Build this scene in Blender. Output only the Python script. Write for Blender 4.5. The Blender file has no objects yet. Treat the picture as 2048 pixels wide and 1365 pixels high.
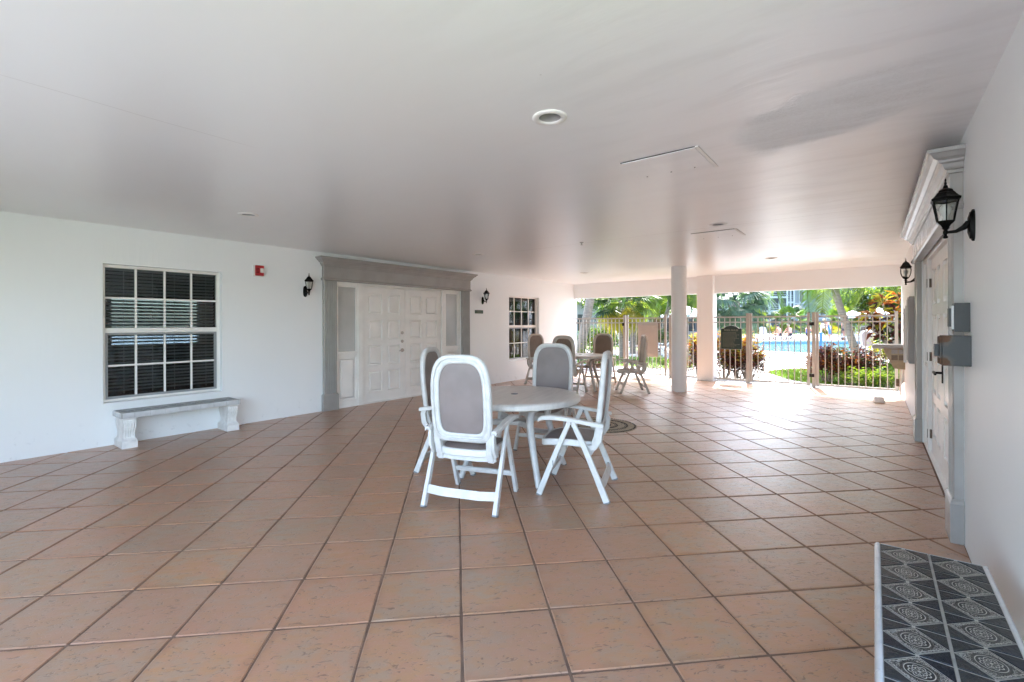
import bpy, bmesh, math, random
from math import sin, cos, pi, radians
from mathutils import Vector, Matrix, noise

random.seed(7)
S = bpy.context.scene
COL = S.collection

# ------------------------------------------------------------------ camera
CAM_H = 1.38
YAW = 0.6562
cam_d = bpy.data.cameras.new('camera')
cam = bpy.data.objects.new('camera', cam_d)
COL.objects.link(cam)
cam_d.sensor_width = 36.0
cam_d.lens = 938.5 / 2048 * 36.0
cam_d.shift_y = -33.9 / 2048
cam_d.clip_start = 0.05
cam_d.clip_end = 2000
cam.matrix_world = Matrix.Translation((0, 0, CAM_H)) @ Matrix.Rotation(YAW, 4, 'Z') @ Matrix.Rotation(pi / 2, 4, 'X') @ Matrix.Rotation(-0.0034, 4, 'Z')
S.camera = cam

# ------------------------------------------------------------------ sky + sun
SUN_EL, SUN_ROT = radians(52), radians(-11.5)
world = bpy.data.worlds.new('World')
S.world = world
world.use_nodes = True
wn = world.node_tree
sky = wn.nodes.new('ShaderNodeTexSky')
sky.sky_type = 'NISHITA'
sky.sun_disc = False
sky.sun_elevation = SUN_EL
sky.sun_rotation = SUN_ROT
sky.air_density = 1.0
sky.dust_density = 2.5
wn.links.new(sky.outputs[0], wn.nodes['Background'].inputs[0])
wn.nodes['Background'].inputs[1].default_value = 0.15
sun_d = bpy.data.lights.new('sun', 'SUN')
sun_d.energy = 2.0
sun_d.angle = radians(0.55)
sun_d.color = (1.0, 0.975, 0.94)
sun = bpy.data.objects.new('sun', sun_d)
COL.objects.link(sun)
sdir = Vector((sin(SUN_ROT) * cos(SUN_EL), cos(SUN_ROT) * cos(SUN_EL), sin(SUN_EL)))
sun.rotation_euler = sdir.to_track_quat('Z', 'Y').to_euler()
sun.location = (0, 20, 30)
S.view_settings.view_transform = 'Standard'
S.view_settings.look = 'None'
S.view_settings.gamma = 1
S.view_settings.exposure = 3.75
S.view_settings.use_curve_mapping = False
S.render.engine = 'CYCLES'
S.cycles.max_bounces = 14
S.cycles.diffuse_bounces = 12
S.cycles.glossy_bounces = 4
S.cycles.transparent_max_bounces = 16
S.cycles.use_denoising = True
S.cycles.sample_clamp_indirect = 6

# room dimensions (metres)
XL, XR, ZC = -6.965, 0.445, 2.535
YF, YBACK, YOUT = 11.95, -1.9, 12.2      # fence line, rear edge, outer face of the building
YB = 12.034
TA = radians(45) - 0.0119                # tile grid angle
TP, TU, TV = 0.42366, 0.01766, 3.5096    # pitch and offsets


# ------------------------------------------------------------------ tagging
def tag(o, label=None, cat=None, group=None, kind=None):
    if label: o['label'] = label
    if cat: o['category'] = cat
    if group: o['group'] = group
    if kind: o['kind'] = kind
    return o


def thing(name, loc, label, cat, rz=0.0, group=None):
    o = bpy.data.objects.new(name, None)
    COL.objects.link(o)
    o.empty_display_size = 0.1
    o.location = loc
    o.rotation_euler = (0, 0, rz)
    return tag(o, label, cat, group)


def kids(o):
    return [c for c in bpy.data.objects if c.parent == o]


def copy_tree(root, loc, rz=0.0, label=None, group=None, scale=None):
    r = root.copy()
    COL.objects.link(r)
    r.location = loc
    r.rotation_euler = (0, 0, rz)
    if scale: r.scale = (scale, scale, scale)
    if label: r['label'] = label
    if group: r['group'] = group
    for ch in kids(root):
        if ch == r: continue
        c = ch.copy(); COL.objects.link(c); c.parent = r
        for g in kids(ch):
            if g.parent != ch: continue
            d = g.copy(); COL.objects.link(d); d.parent = c
    return r


# ------------------------------------------------------------------ mesh builder
class MB:
    def __init__(self):
        self.v, self.f, self.m = [], [], []

    def poly(self, pts, m=0):
        b = len(self.v)
        self.v += [tuple(p) for p in pts]
        self.f.append(tuple(range(b, b + len(pts))))
        self.m.append(m)

    def box(self, x0, x1, y0, y1, z0, z1, m=0):
        b = len(self.v)
        self.v += [(x0, y0, z0), (x1, y0, z0), (x1, y1, z0), (x0, y1, z0), (x0, y0, z1), (x1, y0, z1), (x1, y1, z1), (x0, y1, z1)]
        for q in ((3, 2, 1, 0), (4, 5, 6, 7), (0, 1, 5, 4), (1, 2, 6, 5), (2, 3, 7, 6), (3, 0, 4, 7)):
            self.f.append(tuple(b + i for i in q)); self.m.append(m)

    def rings(self, rs, m=0, closed=True, cap=True):
        b = len(self.v); n = len(rs[0])
        for r in rs: self.v += [tuple(p) for p in r]
        for i in range(len(rs) - 1):
            for j in range(n if closed else n - 1):
                k = (j + 1) % n
                self.f.append((b + i * n + j, b + i * n + k, b + (i + 1) * n + k, b + (i + 1) * n + j)); self.m.append(m)
        if cap and closed:
            self.f.append(tuple(b + j for j in reversed(range(n)))); self.m.append(m)
            self.f.append(tuple(b + (len(rs) - 1) * n + j for j in range(n))); self.m.append(m)

    def tube(self, pts, r, n=8, m=0):
        pts = [Vector(p) for p in pts]
        rad = r if isinstance(r, (list, tuple)) else [r] * len(pts)
        rs = []
        for i, p in enumerate(pts):
            t = (pts[min(i + 1, len(pts) - 1)] - pts[max(i - 1, 0)]).normalized()
            a = Vector((0, 0, 1)) if abs(t.z) < 0.9 else Vector((1, 0, 0))
            u = t.cross(a).normalized(); w = u.cross(t).normalized()
            rs.append([p + (u * cos(2 * pi * k / n) + w * sin(2 * pi * k / n)) * rad[i] for k in range(n)])
        self.rings(rs, m)

    def sweep(self, pts, side, w, h, m=0, bev=0.25):
        """octagonal-ish rectangular section of width w along `side` and h along the other way"""
        pts = [Vector(p) for p in pts]; side = Vector(side).normalized()
        ws = w if isinstance(w, (list, tuple)) else [w] * len(pts)
        hs = h if isinstance(h, (list, tuple)) else [h] * len(pts)
        rs = []
        for i, p in enumerate(pts):
            t = (pts[min(i + 1, len(pts) - 1)] - pts[max(i - 1, 0)]).normalized()
            s = (side - t * side.dot(t)).normalized(); o = t.cross(s)
            a, b = ws[i] / 2, hs[i] / 2; e = min(a, b) * bev
            rs.append([p + s * x + o * y for x, y in ((a, b - e), (a - e, b), (-a + e, b), (-a, b - e), (-a, -b + e), (-a + e, -b), (a - e, -b), (a, -b + e))])
        self.rings(rs, m)

    def lathe(self, prof, c=(0, 0, 0), n=24, m=0, cap=True, rot0=0.0):
        rs = [[(c[0] + r * cos(rot0 + 2 * pi * k / n), c[1] + r * sin(rot0 + 2 * pi * k / n), c[2] + z) for k in range(n)] for r, z in prof]
        self.rings(rs, m, True, cap)

    def prism(self, poly, lo, hi, axis='y', m=0):
        def P(a, b, c):
            return (a, c, b) if axis == 'y' else ((c, a, b) if axis == 'x' else (a, b, c))
        self.rings([[P(a, b, lo) for a, b in poly], [P(a, b, hi) for a, b in poly]], m)

    def build(self, name, mats, parent=None, loc=None, rot=None, smooth=35, bevel=0.0, seg=2, kind=None):
        me = bpy.data.meshes.new(name)
        me.from_pydata(self.v, [], self.f)
        if not isinstance(mats, (list, tuple)): mats = [mats]
        for mm in mats: me.materials.append(mm)
        if len(mats) > 1: me.polygons.foreach_set('material_index', self.m)
        bm = bmesh.new(); bm.from_mesh(me)
        if len(bm.faces) < 60000: bmesh.ops.recalc_face_normals(bm, faces=bm.faces)
        bm.to_mesh(me); bm.free()
        if smooth:
            me.shade_smooth(); me.set_sharp_from_angle(angle=radians(smooth))
        o = bpy.data.objects.new(name, me)
        COL.objects.link(o)
        if parent: o.parent = parent
        if loc: o.location = loc
        if rot: o.rotation_euler = rot
        if bevel:
            b = o.modifiers.new('bevel', 'BEVEL'); b.width = bevel; b.segments = seg; b.limit_method = 'ANGLE'; b.angle_limit = radians(40)
        if kind: o['kind'] = kind
        return o


def link_mesh(name, me, parent=None, loc=(0, 0, 0), rot=(0, 0, 0)):
    o = bpy.data.objects.new(name, me)
    COL.objects.link(o)
    o.parent = parent; o.location = loc; o.rotation_euler = rot
    return o


# ------------------------------------------------------------------ materials
def new_mat(name):
    m = bpy.data.materials.new(name); m.use_nodes = True
    return m, m.node_tree.nodes, m.node_tree.links, m.node_tree.nodes['Principled BSDF']


def paint(name, col, rough=0.5, var=0.06, scale=3.0, bump=0.0, bscale=40.0, col2=None, metal=0.0, space='Object', stretch=(1, 1, 1), spec=0.5, coat=0.0):
    """plain surface with soft colour variation and fine relief"""
    m, N, L, B = new_mat(name)
    tc = N.new('ShaderNodeTexCoord')
    mp = N.new('ShaderNodeMapping'); mp.inputs['Scale'].default_value = stretch
    if space == 'World':
        g = N.new('ShaderNodeNewGeometry'); L.new(g.outputs['Position'], mp.inputs[0])
    else:
        L.new(tc.outputs['Object'], mp.inputs[0])
    nz = N.new('ShaderNodeTexNoise'); nz.inputs['Scale'].default_value = scale; nz.inputs['Detail'].default_value = 4
    L.new(mp.outputs[0], nz.inputs['Vector'])
    mx = N.new('ShaderNodeMix'); mx.data_type = 'RGBA'
    c2 = col2 or tuple(c * (1 - var * 2) for c in col)
    mx.inputs[6].default_value = (*col, 1); mx.inputs[7].default_value = (*c2, 1)
    rp = N.new('ShaderNodeMapRange'); rp.inputs[1].default_value = 0.35; rp.inputs[2].default_value = 0.7
    L.new(nz.outputs[0], rp.inputs[0]); L.new(rp.outputs[0], mx.inputs[0]); L.new(mx.outputs[2], B.inputs['Base Color'])
    B.inputs['Roughness'].default_value = rough; B.inputs['Metallic'].default_value = metal
    B.inputs['Specular IOR Level'].default_value = spec
    if coat: B.inputs['Coat Weight'].default_value = coat; B.inputs['Coat Roughness'].default_value = 0.08
    if bump:
        n2 = N.new('ShaderNodeTexNoise'); n2.inputs['Scale'].default_value = bscale; n2.inputs['Detail'].default_value = 5
        L.new(mp.outputs[0], n2.inputs['Vector'])
        b = N.new('ShaderNodeBump'); b.inputs['Strength'].default_value = bump; b.inputs['Distance'].default_value = 0.01
        L.new(n2.outputs[0], b.inputs['Height']); L.new(b.outputs[0], B.inputs['Normal'])
    return m


def leafmat(name, col, trans=0.45, rough=0.45, col2=None):
    m, N, L, B = new_mat(name)
    g = N.new('ShaderNodeNewGeometry')
    nz = N.new('ShaderNodeTexNoise'); nz.inputs['Scale'].default_value = 5.0
    L.new(g.outputs['Position'], nz.inputs['Vector'])
    mx = N.new('ShaderNodeMix'); mx.data_type = 'RGBA'
    col = tuple(c * 0.6 for c in col); col2 = tuple(c * 0.6 for c in col2) if col2 else None
    mx.inputs[6].default_value = (*col, 1); mx.inputs[7].default_value = (*(col2 or tuple(c * 0.55 for c in col)), 1)
    rp = N.new('ShaderNodeMapRange'); rp.inputs[1].default_value = 0.4; rp.inputs[2].default_value = 0.62
    L.new(nz.outputs[0], rp.inputs[0]); L.new(rp.outputs[0], mx.inputs[0])
    L.new(mx.outputs[2], B.inputs['Base Color']); B.inputs['Roughness'].default_value = rough
    t = N.new('ShaderNodeBsdfTranslucent')
    br = N.new('ShaderNodeMix'); br.data_type = 'RGBA'; br.blend_type = 'MULTIPLY'; br.inputs[0].default_value = 1
    br.inputs[7].default_value = (1.9, 1.9, 0.9, 1)
    L.new(mx.outputs[2], br.inputs[6]); L.new(br.outputs[2], t.inputs[0])
    ms = N.new('ShaderNodeMixShader'); ms.inputs[0].default_value = trans
    L.new(B.outputs[0], ms.inputs[1]); L.new(t.outputs[0], ms.inputs[2])
    L.new(ms.outputs[0], N['Material Output'].inputs[0])
    return m


def glassmat(name, tint=(0.75, 0.8, 0.8), rough=0.02, refl=1.0):
    m, N, L, B = new_mat(name)
    N.remove(B)
    fr = N.new('ShaderNodeFresnel'); fr.inputs[0].default_value = 1.5
    mu = N.new('ShaderNodeMath'); mu.operation = 'MULTIPLY'; mu.inputs[1].default_value = refl; mu.use_clamp = True
    L.new(fr.outputs[0], mu.inputs[0])
    t = N.new('ShaderNodeBsdfTransparent'); t.inputs[0].default_value = (*tint, 1)
    g = N.new('ShaderNodeBsdfGlossy'); g.inputs['Roughness'].default_value = rough
    ms = N.new('ShaderNodeMixShader')
    L.new(mu.outputs[0], ms.inputs[0]); L.new(t.outputs[0], ms.inputs[1]); L.new(g.outputs[0], ms.inputs[2])
    L.new(ms.outputs[0], N['Material Output'].inputs[0])
    return m


class NT:
    """tiny helper to chain maths nodes"""
    def __init__(s, m): s.N = m.node_tree.nodes; s.L = m.node_tree.links
    def math(s, op, a, b=None, c=None, clamp=False):
        n = s.N.new('ShaderNodeMath'); n.operation = op; n.use_clamp = clamp
        for i, x in enumerate((a, b, c)):
            if x is None: continue
            if isinstance(x, (int, float)): n.inputs[i].default_value = x
            else: s.L.new(x, n.inputs[i])
        return n.outputs[0]
    def ramp(s, x, lo, hi, a=0.0, b=1.0):
        n = s.N.new('ShaderNodeMapRange'); n.interpolation_type = 'SMOOTHSTEP'
        s.L.new(x, n.inputs[0])
        for i, v in zip((1, 2, 3, 4), (lo, hi, a, b)): n.inputs[i].default_value = v
        return n.outputs[0]
    def noise(s, vec, scale, detail=3, rough=0.5, dist=0.0):
        n = s.N.new('ShaderNodeTexNoise'); s.L.new(vec, n.inputs['Vector'])
        n.inputs['Scale'].default_value = scale; n.inputs['Detail'].default_value = detail
        n.inputs['Roughness'].default_value = rough; n.inputs['Distortion'].default_value = dist
        return n.outputs[0]
    def mix(s, f, a, b, mode='MIX'):
        n = s.N.new('ShaderNodeMix'); n.data_type = 'RGBA'; n.blend_type = mode
        for i, x in ((0, f), (6, a), (7, b)):
            if isinstance(x, (int, float)): n.inputs[i].default_value = x
            elif isinstance(x, tuple): n.inputs[i].default_value = (*x, 1)
            else: s.L.new(x, n.inputs[i])
        return n.outputs[2]
    def vec(s, x, y, z):
        n = s.N.new('ShaderNodeCombineXYZ')
        for i, v in enumerate((x, y, z)):
            if isinstance(v, (int, float)): n.inputs[i].default_value = v
            else: s.L.new(v, n.inputs[i])
        return n.outputs[0]


def tile_material():
    m, N, L, B = new_mat('terracotta_tile'); t = NT(m)
    g = N.new('ShaderNodeNewGeometry'); sp = N.new('ShaderNodeSeparateXYZ'); L.new(g.outputs['Position'], sp.inputs[0])
    X, Y = sp.outputs[0], sp.outputs[1]
    ca, sa = cos(TA), sin(TA)
    u = t.math('DIVIDE', t.math('SUBTRACT', t.math('ADD', t.math('MULTIPLY', X, ca), t.math('MULTIPLY', Y, sa)), TU), TP)
    v = t.math('DIVIDE', t.math('SUBTRACT', t.math('SUBTRACT', t.math('MULTIPLY', Y, ca), t.math('MULTIPLY', X, sa)), TV), TP)
    iu, iv = t.math('FLOOR', u), t.math('FLOOR', v)
    wn_ = N.new('ShaderNodeTexWhiteNoise'); L.new(t.vec(iu, iv, 0.0), wn_.inputs[0])
    r1 = wn_.outputs[0]; rc = N.new('ShaderNodeSeparateColor'); L.new(wn_.outputs[1], rc.inputs[0])
    off = t.math('MULTIPLY', r1, 37.0)
    base = t.vec(t.math('ADD', u, off), t.math('ADD', v, off), off)
    st = t.vec(t.math('ADD', t.math('MULTIPLY', u, 0.45), off), t.math('ADD', v, off), off)
    big = t.noise(base, 2.2, 4, 0.55)
    med = t.noise(st, 9.0, 5, 0.6, 0.4)
    fine = t.noise(st, 34.0, 4, 0.65)
    c = t.mix(t.ramp(big, 0.42, 0.58), (0.46, 0.225, 0.125), (0.38, 0.245, 0.155))
    c = t.mix(t.ramp(med, 0.42, 0.66), c, (0.45, 0.23, 0.105))
    # burnt edges, a glaze trait of this tile
    fu, fv = t.math('FRACT', u), t.math('FRACT', v)
    eu = t.math('SUBTRACT', 0.5, t.math('ABSOLUTE', t.math('SUBTRACT', fu, 0.5)))
    ev = t.math('SUBTRACT', 0.5, t.math('ABSOLUTE', t.math('SUBTRACT', fv, 0.5)))
    e = t.math('MINIMUM', eu, ev)
    ew = t.math('ADD', e, t.math('MULTIPLY', t.math('SUBTRACT', t.noise(base, 3.0, 3), 0.5), 0.35))
    c = t.mix(t.math('MULTIPLY', t.ramp(ew, 0.10, -0.02), 0.55), c, (0.32, 0.145, 0.065))
    c = t.mix(t.math('MULTIPLY', rc.outputs[0], 0.42), c, (0.46, 0.205, 0.125))
    c = t.mix(t.math('MULTIPLY', rc.outputs[1], 0.38), c, (0.285, 0.20, 0.145))
    # little worm-like pits
    pit = t.noise(t.vec(t.math('ADD', t.math('MULTIPLY', u, 8.0), off), t.math('ADD', t.math('MULTIPLY', v, 19.0), off), off), 1.0, 2, 0.5, 1.6)
    pm = t.ramp(pit, 0.61, 0.67)
    pit2 = t.noise(t.vec(t.math('ADD', t.math('MULTIPLY', u, 16.0), off), t.math('ADD', t.math('MULTIPLY', v, 32.0), off), 3.0), 1.0, 2, 0.5, 1.2)
    pm2 = t.ramp(pit2, 0.64, 0.70)
    pits = t.math('MAXIMUM', pm, pm2)
    c = t.mix(t.math('MULTIPLY', pits, 0.6), c, (0.15, 0.08, 0.05))
    L.new(c, B.inputs['Base Color'])
    L.new(t.ramp(med, 0.3, 0.7, 0.28, 0.42), B.inputs['Roughness'])
    B.inputs['Specular IOR Level'].default_value = 0.25
    B.inputs['Coat Weight'].default_value = 0.9; B.inputs['Coat Roughness'].default_value = 0.42; B.inputs['Coat IOR'].default_value = 1.5
    h = t.math('ADD', t.math('MULTIPLY', med, 0.55), t.math('MULTIPLY', fine, 0.22))
    h = t.math('SUBTRACT', h, t.math('MULTIPLY', pits, 0.40))
    b = N.new('ShaderNodeBump'); b.inputs['Strength'].default_value = 0.6; b.inputs['Distance'].default_value = 0.005
    L.new(h, b.inputs['Height']); L.new(b.outputs[0], B.inputs['Normal']); L.new(b.outputs[0], B.inputs['Coat Normal'])
    return m


def ceiling_material():
    m, N, L, B = new_mat('ceiling_plaster'); t = NT(m)
    g = N.new('ShaderNodeNewGeometry'); sp = N.new('ShaderNodeSeparateXYZ'); L.new(g.outputs['Position'], sp.inputs[0])
    X, Y = sp.outputs[0], sp.outputs[1]
    wob = t.math('MULTIPLY', t.noise(g.outputs['Position'], 1.2, 2), 0.25)
    sv = t.vec(t.math('MULTIPLY', X, 0.8), t.math('MULTIPLY', t.math('ADD', Y, wob), 4.0), 0.0)
    streak = t.noise(sv, 1.5, 4, 0.58, 0.2)
    fine = t.noise(g.outputs['Position'], 160.0, 3, 0.6)
    big = t.noise(g.outputs['Position'], 1.1, 3)
    # trowelled finish fades out towards the left of the room
    amp = t.ramp(X, -2.2, -0.2, 0.02, 0.9)
    # rough unpainted repair
    px_ = t.math('DIVIDE', t.math('ADD', X, 0.22), 0.44); py_ = t.math('DIVIDE', t.math('SUBTRACT', Y, 3.14), 0.36)
    py_ = t.math('ADD', py_, t.math('MULTIPLY', px_, 0.42))
    rr = t.math('ADD', t.math('MULTIPLY', t.math('POWER', t.math('ABSOLUTE', px_), 2.6), 1.0), t.math('POWER', t.math('ABSOLUTE', py_), 2.6))
    rr = t.math('ADD', rr, t.math('MULTIPLY', t.math('SUBTRACT', t.noise(g.outputs['Position'], 6.0, 5, 0.7), 0.5), 2.2))
    patch = t.math('MULTIPLY', t.ramp(rr, 1.5, 0.55), 0.7)
    c = t.mix(t.math('MULTIPLY', t.ramp(streak, 0.45, 0.68), t.math('MULTIPLY', amp, 0.6)), (0.87, 0.88, 0.885), (0.76, 0.765, 0.765))
    c = t.mix(t.math('MULTIPLY', t.ramp(big, 0.4, 0.7), 0.25), c, (0.84, 0.82, 0.80))
    c = t.mix(t.math('MULTIPLY', patch, t.math('MULTIPLY', t.ramp(t.noise(sv, 3.0, 4), 0.3, 0.7, 0.1, 0.8), t.ramp(t.noise(g.outputs['Position'], 70.0, 3, 0.7), 0.35, 0.62, 0.2, 1.0))), c, (0.70, 0.69, 0.675))
    # hairline joints between boards
    def line(coord, at, wscale, lo=None, hi=None, other=None):
        d = t.math('ABSOLUTE', t.math('SUBTRACT', t.math('ADD', coord, t.math('MULTIPLY', t.math('SUBTRACT', t.noise(g.outputs['Position'], 1.5, 3), 0.5), wscale)), at))
        k = t.ramp(d, 0.006, 0.0015)
        if other is not None:
            k = t.math('MULTIPLY', k, t.math('MULTIPLY', t.ramp(other, lo, lo + 0.3), t.ramp(other, hi, hi - 0.3)))
        return k
    l1 = line(Y, 5.95, 0.10, -4.8, 0.5, X)
    l2 = t.math('MULTIPLY', line(X, -3.18, 0.05, 0.1, 1.5, Y), 0.5)
    lines = t.math('MAXIMUM', l1, l2)
    c = t.mix(t.math('MULTIPLY', lines, 0.55), c, (0.33, 0.30, 0.27))
    # a few pin marks
    vo = N.new('ShaderNodeTexVoronoi'); vo.inputs['Scale'].default_value = 3.2; L.new(g.outputs['Position'], vo.inputs['Vector'])
    dots = t.ramp(vo.outputs['Distance'], 0.028, 0.016)
    c = t.mix(t.math('MULTIPLY', dots, t.math('MULTIPLY', amp, 0.7)), c, (0.22, 0.19, 0.16))
    L.new(c, B.inputs['Base Color'])
    ro = t.math('ADD', t.ramp(streak, 0.3, 0.7, 0.30, 0.38), t.math('MULTIPLY', patch, 0.4))
    L.new(ro, B.inputs['Roughness'])
    B.inputs['Specular IOR Level'].default_value = 0.6
    B.inputs['Coat Weight'].default_value = 0.45; B.inputs['Coat Roughness'].default_value = 0.33; B.inputs['Coat IOR'].default_value = 1.6
    grain = t.noise(g.outputs['Position'], 55.0, 4, 0.8)
    h = t.math('ADD', t.math('MULTIPLY', streak, t.math('MULTIPLY', amp, 1.5)), t.math('MULTIPLY', fine, 0.03))
    h = t.math('ADD', h, t.math('MULTIPLY', t.math('MULTIPLY', patch, grain), 2.6))
    h = t.math('ADD', h, t.math('MULTIPLY', lines, -0.5))
    b = N.new('ShaderNodeBump'); b.inputs['Strength'].default_value = 0.6; b.inputs['Distance'].default_value = 0.006
    L.new(h, b.inputs['Height']); L.new(b.outputs[0], B.inputs['Normal']); L.new(b.outputs[0], B.inputs['Coat Normal'])
    return m


def stone_print_material():
    """printed rosette on the bench tile, in object space of a 0.157 m square"""
    m, N, L, B = new_mat('printed_rosette'); t = NT(m)
    tc = N.new('ShaderNodeTexCoord'); sp = N.new('ShaderNodeSeparateXYZ'); L.new(tc.outputs['Object'], sp.inputs[0])
    X, Y = t.math('DIVIDE', sp.outputs[0], 0.0785), t.math('DIVIDE', sp.outputs[1], 0.0785)
    # rotate by 45 degrees so that the diamond becomes a unit square
    a = t.math('ADD', X, Y); b_ = t.math('SUBTRACT', X, Y)
    r = t.math('SQRT', t.math('ADD', t.math('MULTIPLY', a, a), t.math('MULTIPLY', b_, b_)))
    th = t.math('ARCTAN2', b_, a)
    pet = t.math('ABSOLUTE', t.math('SINE', t.math('MULTIPLY', th, 4.0)))
    def ring(x, at, w): return t.ramp(t.math('ABSOLUTE', t.math('SUBTRACT', x, at)), w, w * 0.5)
    rp = t.math('SUBTRACT', r, t.math('MULTIPLY', pet, 0.11))
    k = ring(rp, 0.36, 0.035)
    k = t.math('MAXIMUM', k, ring(rp, 0.20, 0.03))
    k = t.math('MAXIMUM', k, t.ramp(r, 0.09, 0.05))
    k = t.math('MAXIMUM', k, t.math('MULTIPLY', ring(pet, 0.5, 0.2), t.ramp(r, 0.36, 0.30)))
    k = t.math('MAXIMUM', k, ring(r, 0.62, 0.03))
    sq = t.math('MAXIMUM', t.math('ABSOLUTE', a), t.math('ABSOLUTE', b_))
    k = t.math('MAXIMUM', k, ring(sq, 0.86, 0.025))
    curl = t.noise(tc.outputs['Object'], 150.0, 2, 0.5, 1.0)
    k = t.math('MAXIMUM', k, t.math('MULTIPLY', ring(curl, 0.5, 0.05), t.ramp(r, 0.64, 0.72)))
    oct_ = t.math('MULTIPLY', t.ramp(r, 0.66, 0.70), t.ramp(r, 0.80, 0.76))
    c = t.mix(k, (0.030, 0.032, 0.033), (0.38, 0.365, 0.33))
    c = t.mix(t.math('MULTIPLY', oct_, 0.8), c, (0.004, 0.0045, 0.005))
    c = t.mix(t.ramp(sq, 0.93, 0.955), c, (0.25, 0.24, 0.215))
    L.new(c, B.inputs['Base Color']); B.inputs['Roughness'].default_value = 0.22
    bb = N.new('ShaderNodeBump'); bb.inputs['Strength'].default_value = 0.35; bb.inputs['Distance'].default_value = 0.002
    L.new(k, bb.inputs['Height']); L.new(bb.outputs[0], B.inputs['Normal'])
    return m


def rusty_box_material():
    m, N, L, B = new_mat('rusty_grey_metal'); t = NT(m)
    tc = N.new('ShaderNodeTexCoord'); sp = N.new('ShaderNodeSeparateXYZ'); L.new(tc.outputs['Object'], sp.inputs[0])
    # rust eats the far corners of the lid
    dx = t.math('DIVIDE', t.math('ADD', sp.outputs[0], 0.125), 0.034)
    dz = t.math('DIVIDE', t.math('SUBTRACT', t.math('ABSOLUTE', sp.outputs[2]), 0.074), 0.030)
    d = t.math('SQRT', t.math('ADD', t.math('MULTIPLY', dx, dx), t.math('MULTIPLY', dz, dz)))
    d = t.math('ADD', d, t.math('MULTIPLY', t.math('SUBTRACT', t.noise(tc.outputs['Object'], 60.0, 4, 0.7), 0.5), 1.6))
    k = t.ramp(d, 1.25, 0.85)
    r = t.mix(t.noise(tc.outputs['Object'], 120.0, 3), (0.035, 0.016, 0.010), (0.17, 0.055, 0.022))
    c = t.mix(k, (0.048, 0.050, 0.051), r)
    c = t.mix(t.math('MULTIPLY', t.ramp(d, 1.9, 1.2), 0.35), c, (0.16, 0.12, 0.08))
    L.new(c, B.inputs['Base Color']); L.new(t.math('ADD', t.math('MULTIPLY', k, 0.4), 0.45), B.inputs['Roughness'])
    b = N.new('ShaderNodeBump'); b.inputs['Strength'].default_value = 0.5; b.inputs['Distance'].default_value = 0.002
    L.new(t.math('MULTIPLY', k, t.noise(tc.outputs['Object'], 200.0, 3)), b.inputs['Height']); L.new(b.outputs[0], B.inputs['Normal'])
    return m


def wall_material(name, col, cool=0.0):
    m, N, L, B = new_mat(name); t = NT(m)
    g = N.new('ShaderNodeNewGeometry'); sp = N.new('ShaderNodeSeparateXYZ'); L.new(g.outputs['Position'], sp.inputs[0])
    big = t.noise(g.outputs['Position'], 0.8, 4)
    brush = t.noise(t.vec(t.math('MULTIPLY', sp.outputs[0], 9.0), t.math('MULTIPLY', sp.outputs[1], 9.0), t.math('MULTIPLY', sp.outputs[2], 1.1)), 2.2, 4, 0.6)
    c = t.mix(t.math('MULTIPLY', t.ramp(big, 0.35, 0.7), 0.35), col, tuple(x * 0.93 for x in col))
    scuff = t.math('MULTIPLY', t.ramp(t.noise(g.outputs['Position'], 14.0, 4, 0.6), 0.60, 0.78), t.ramp(sp.outputs[2], 0.45, 0.0, 0.0, 0.8))
    c = t.mix(scuff, c, tuple(x * 0.72 for x in col))
    vo = N.new('ShaderNodeTexVoronoi'); vo.inputs['Scale'].default_value = 4.5; L.new(g.outputs['Position'], vo.inputs['Vector'])
    c = t.mix(t.math('MULTIPLY', t.ramp(vo.outputs['Distance'], 0.025, 0.012), 0.35), c, (0.3, 0.28, 0.25))
    L.new(c, B.inputs['Base Color']); B.inputs['Roughness'].default_value = 0.48
    h = t.math('ADD', t.math('MULTIPLY', brush, 0.8), t.math('ADD', t.math('MULTIPLY', t.noise(g.outputs['Position'], 120.0, 3), 0.14), t.math('MULTIPLY', t.noise(g.outputs['Position'], 2.4, 3), 1.6)))
    b = N.new('ShaderNodeBump'); b.inputs['Strength'].default_value = 0.30; b.inputs['Distance'].default_value = 0.006
    L.new(h, b.inputs['Height']); L.new(b.outputs[0], B.inputs['Normal'])
    return m


M = {}
M['tile'] = tile_material()
M['ceiling'] = ceiling_material()
M['wall'] = wall_material('white_stucco', (0.865, 0.88, 0.89))
M['wall_r'] = wall_material('grey_white_stucco', (0.85, 0.865, 0.87))
M['white'] = paint('white_gloss_paint', (0.87, 0.85, 0.82), 0.35, 0.04, 4, 0.08, 60)
M['grout'] = paint('brown_grout', (0.23, 0.14, 0.095), 0.9, 0.2, 9, 0.5, 180, space='World')
M['trim'] = paint('grey_trim_paint', (0.36, 0.345, 0.33), 0.22, 0.06, 5, 0.05, 60, spec=0.8)
M['resin'] = paint('white_resin', (0.66, 0.65, 0.63), 0.36, 0.05, 13, 0.25, 90, col2=(0.56, 0.545, 0.52))
M['resin_b'] = paint('beige_resin', (0.58, 0.52, 0.46), 0.45, 0.08, 8, 0.10, 120)  # darker, warmer base for the farther chairs and table
M['cap'] = paint('grey_rubber', (0.22, 0.22, 0.22), 0.7)
M['top_w'] = paint('warm_grey_tabletop', (0.68, 0.64, 0.60), 0.33, 0.07, 3, 0.05, 50, stretch=(1, 8, 1))
M['black'] = paint('black_cast_metal', (0.0022, 0.002, 0.0018), 0.4, 0.1, 20, 0.3, 90, spec=0.12)
M['bronze'] = paint('weathered_bronze_metal', (0.016, 0.013, 0.011), 0.45, 0.15, 20, 0.3, 90, spec=.2)
M['glass'] = glassmat('window_glass', (0.62, 0.66, 0.67), 0.0, 1.5)
M['clear'] = glassmat('lantern_glass', (0.93, 0.95, 0.93), 0.02, 1.0)
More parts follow.
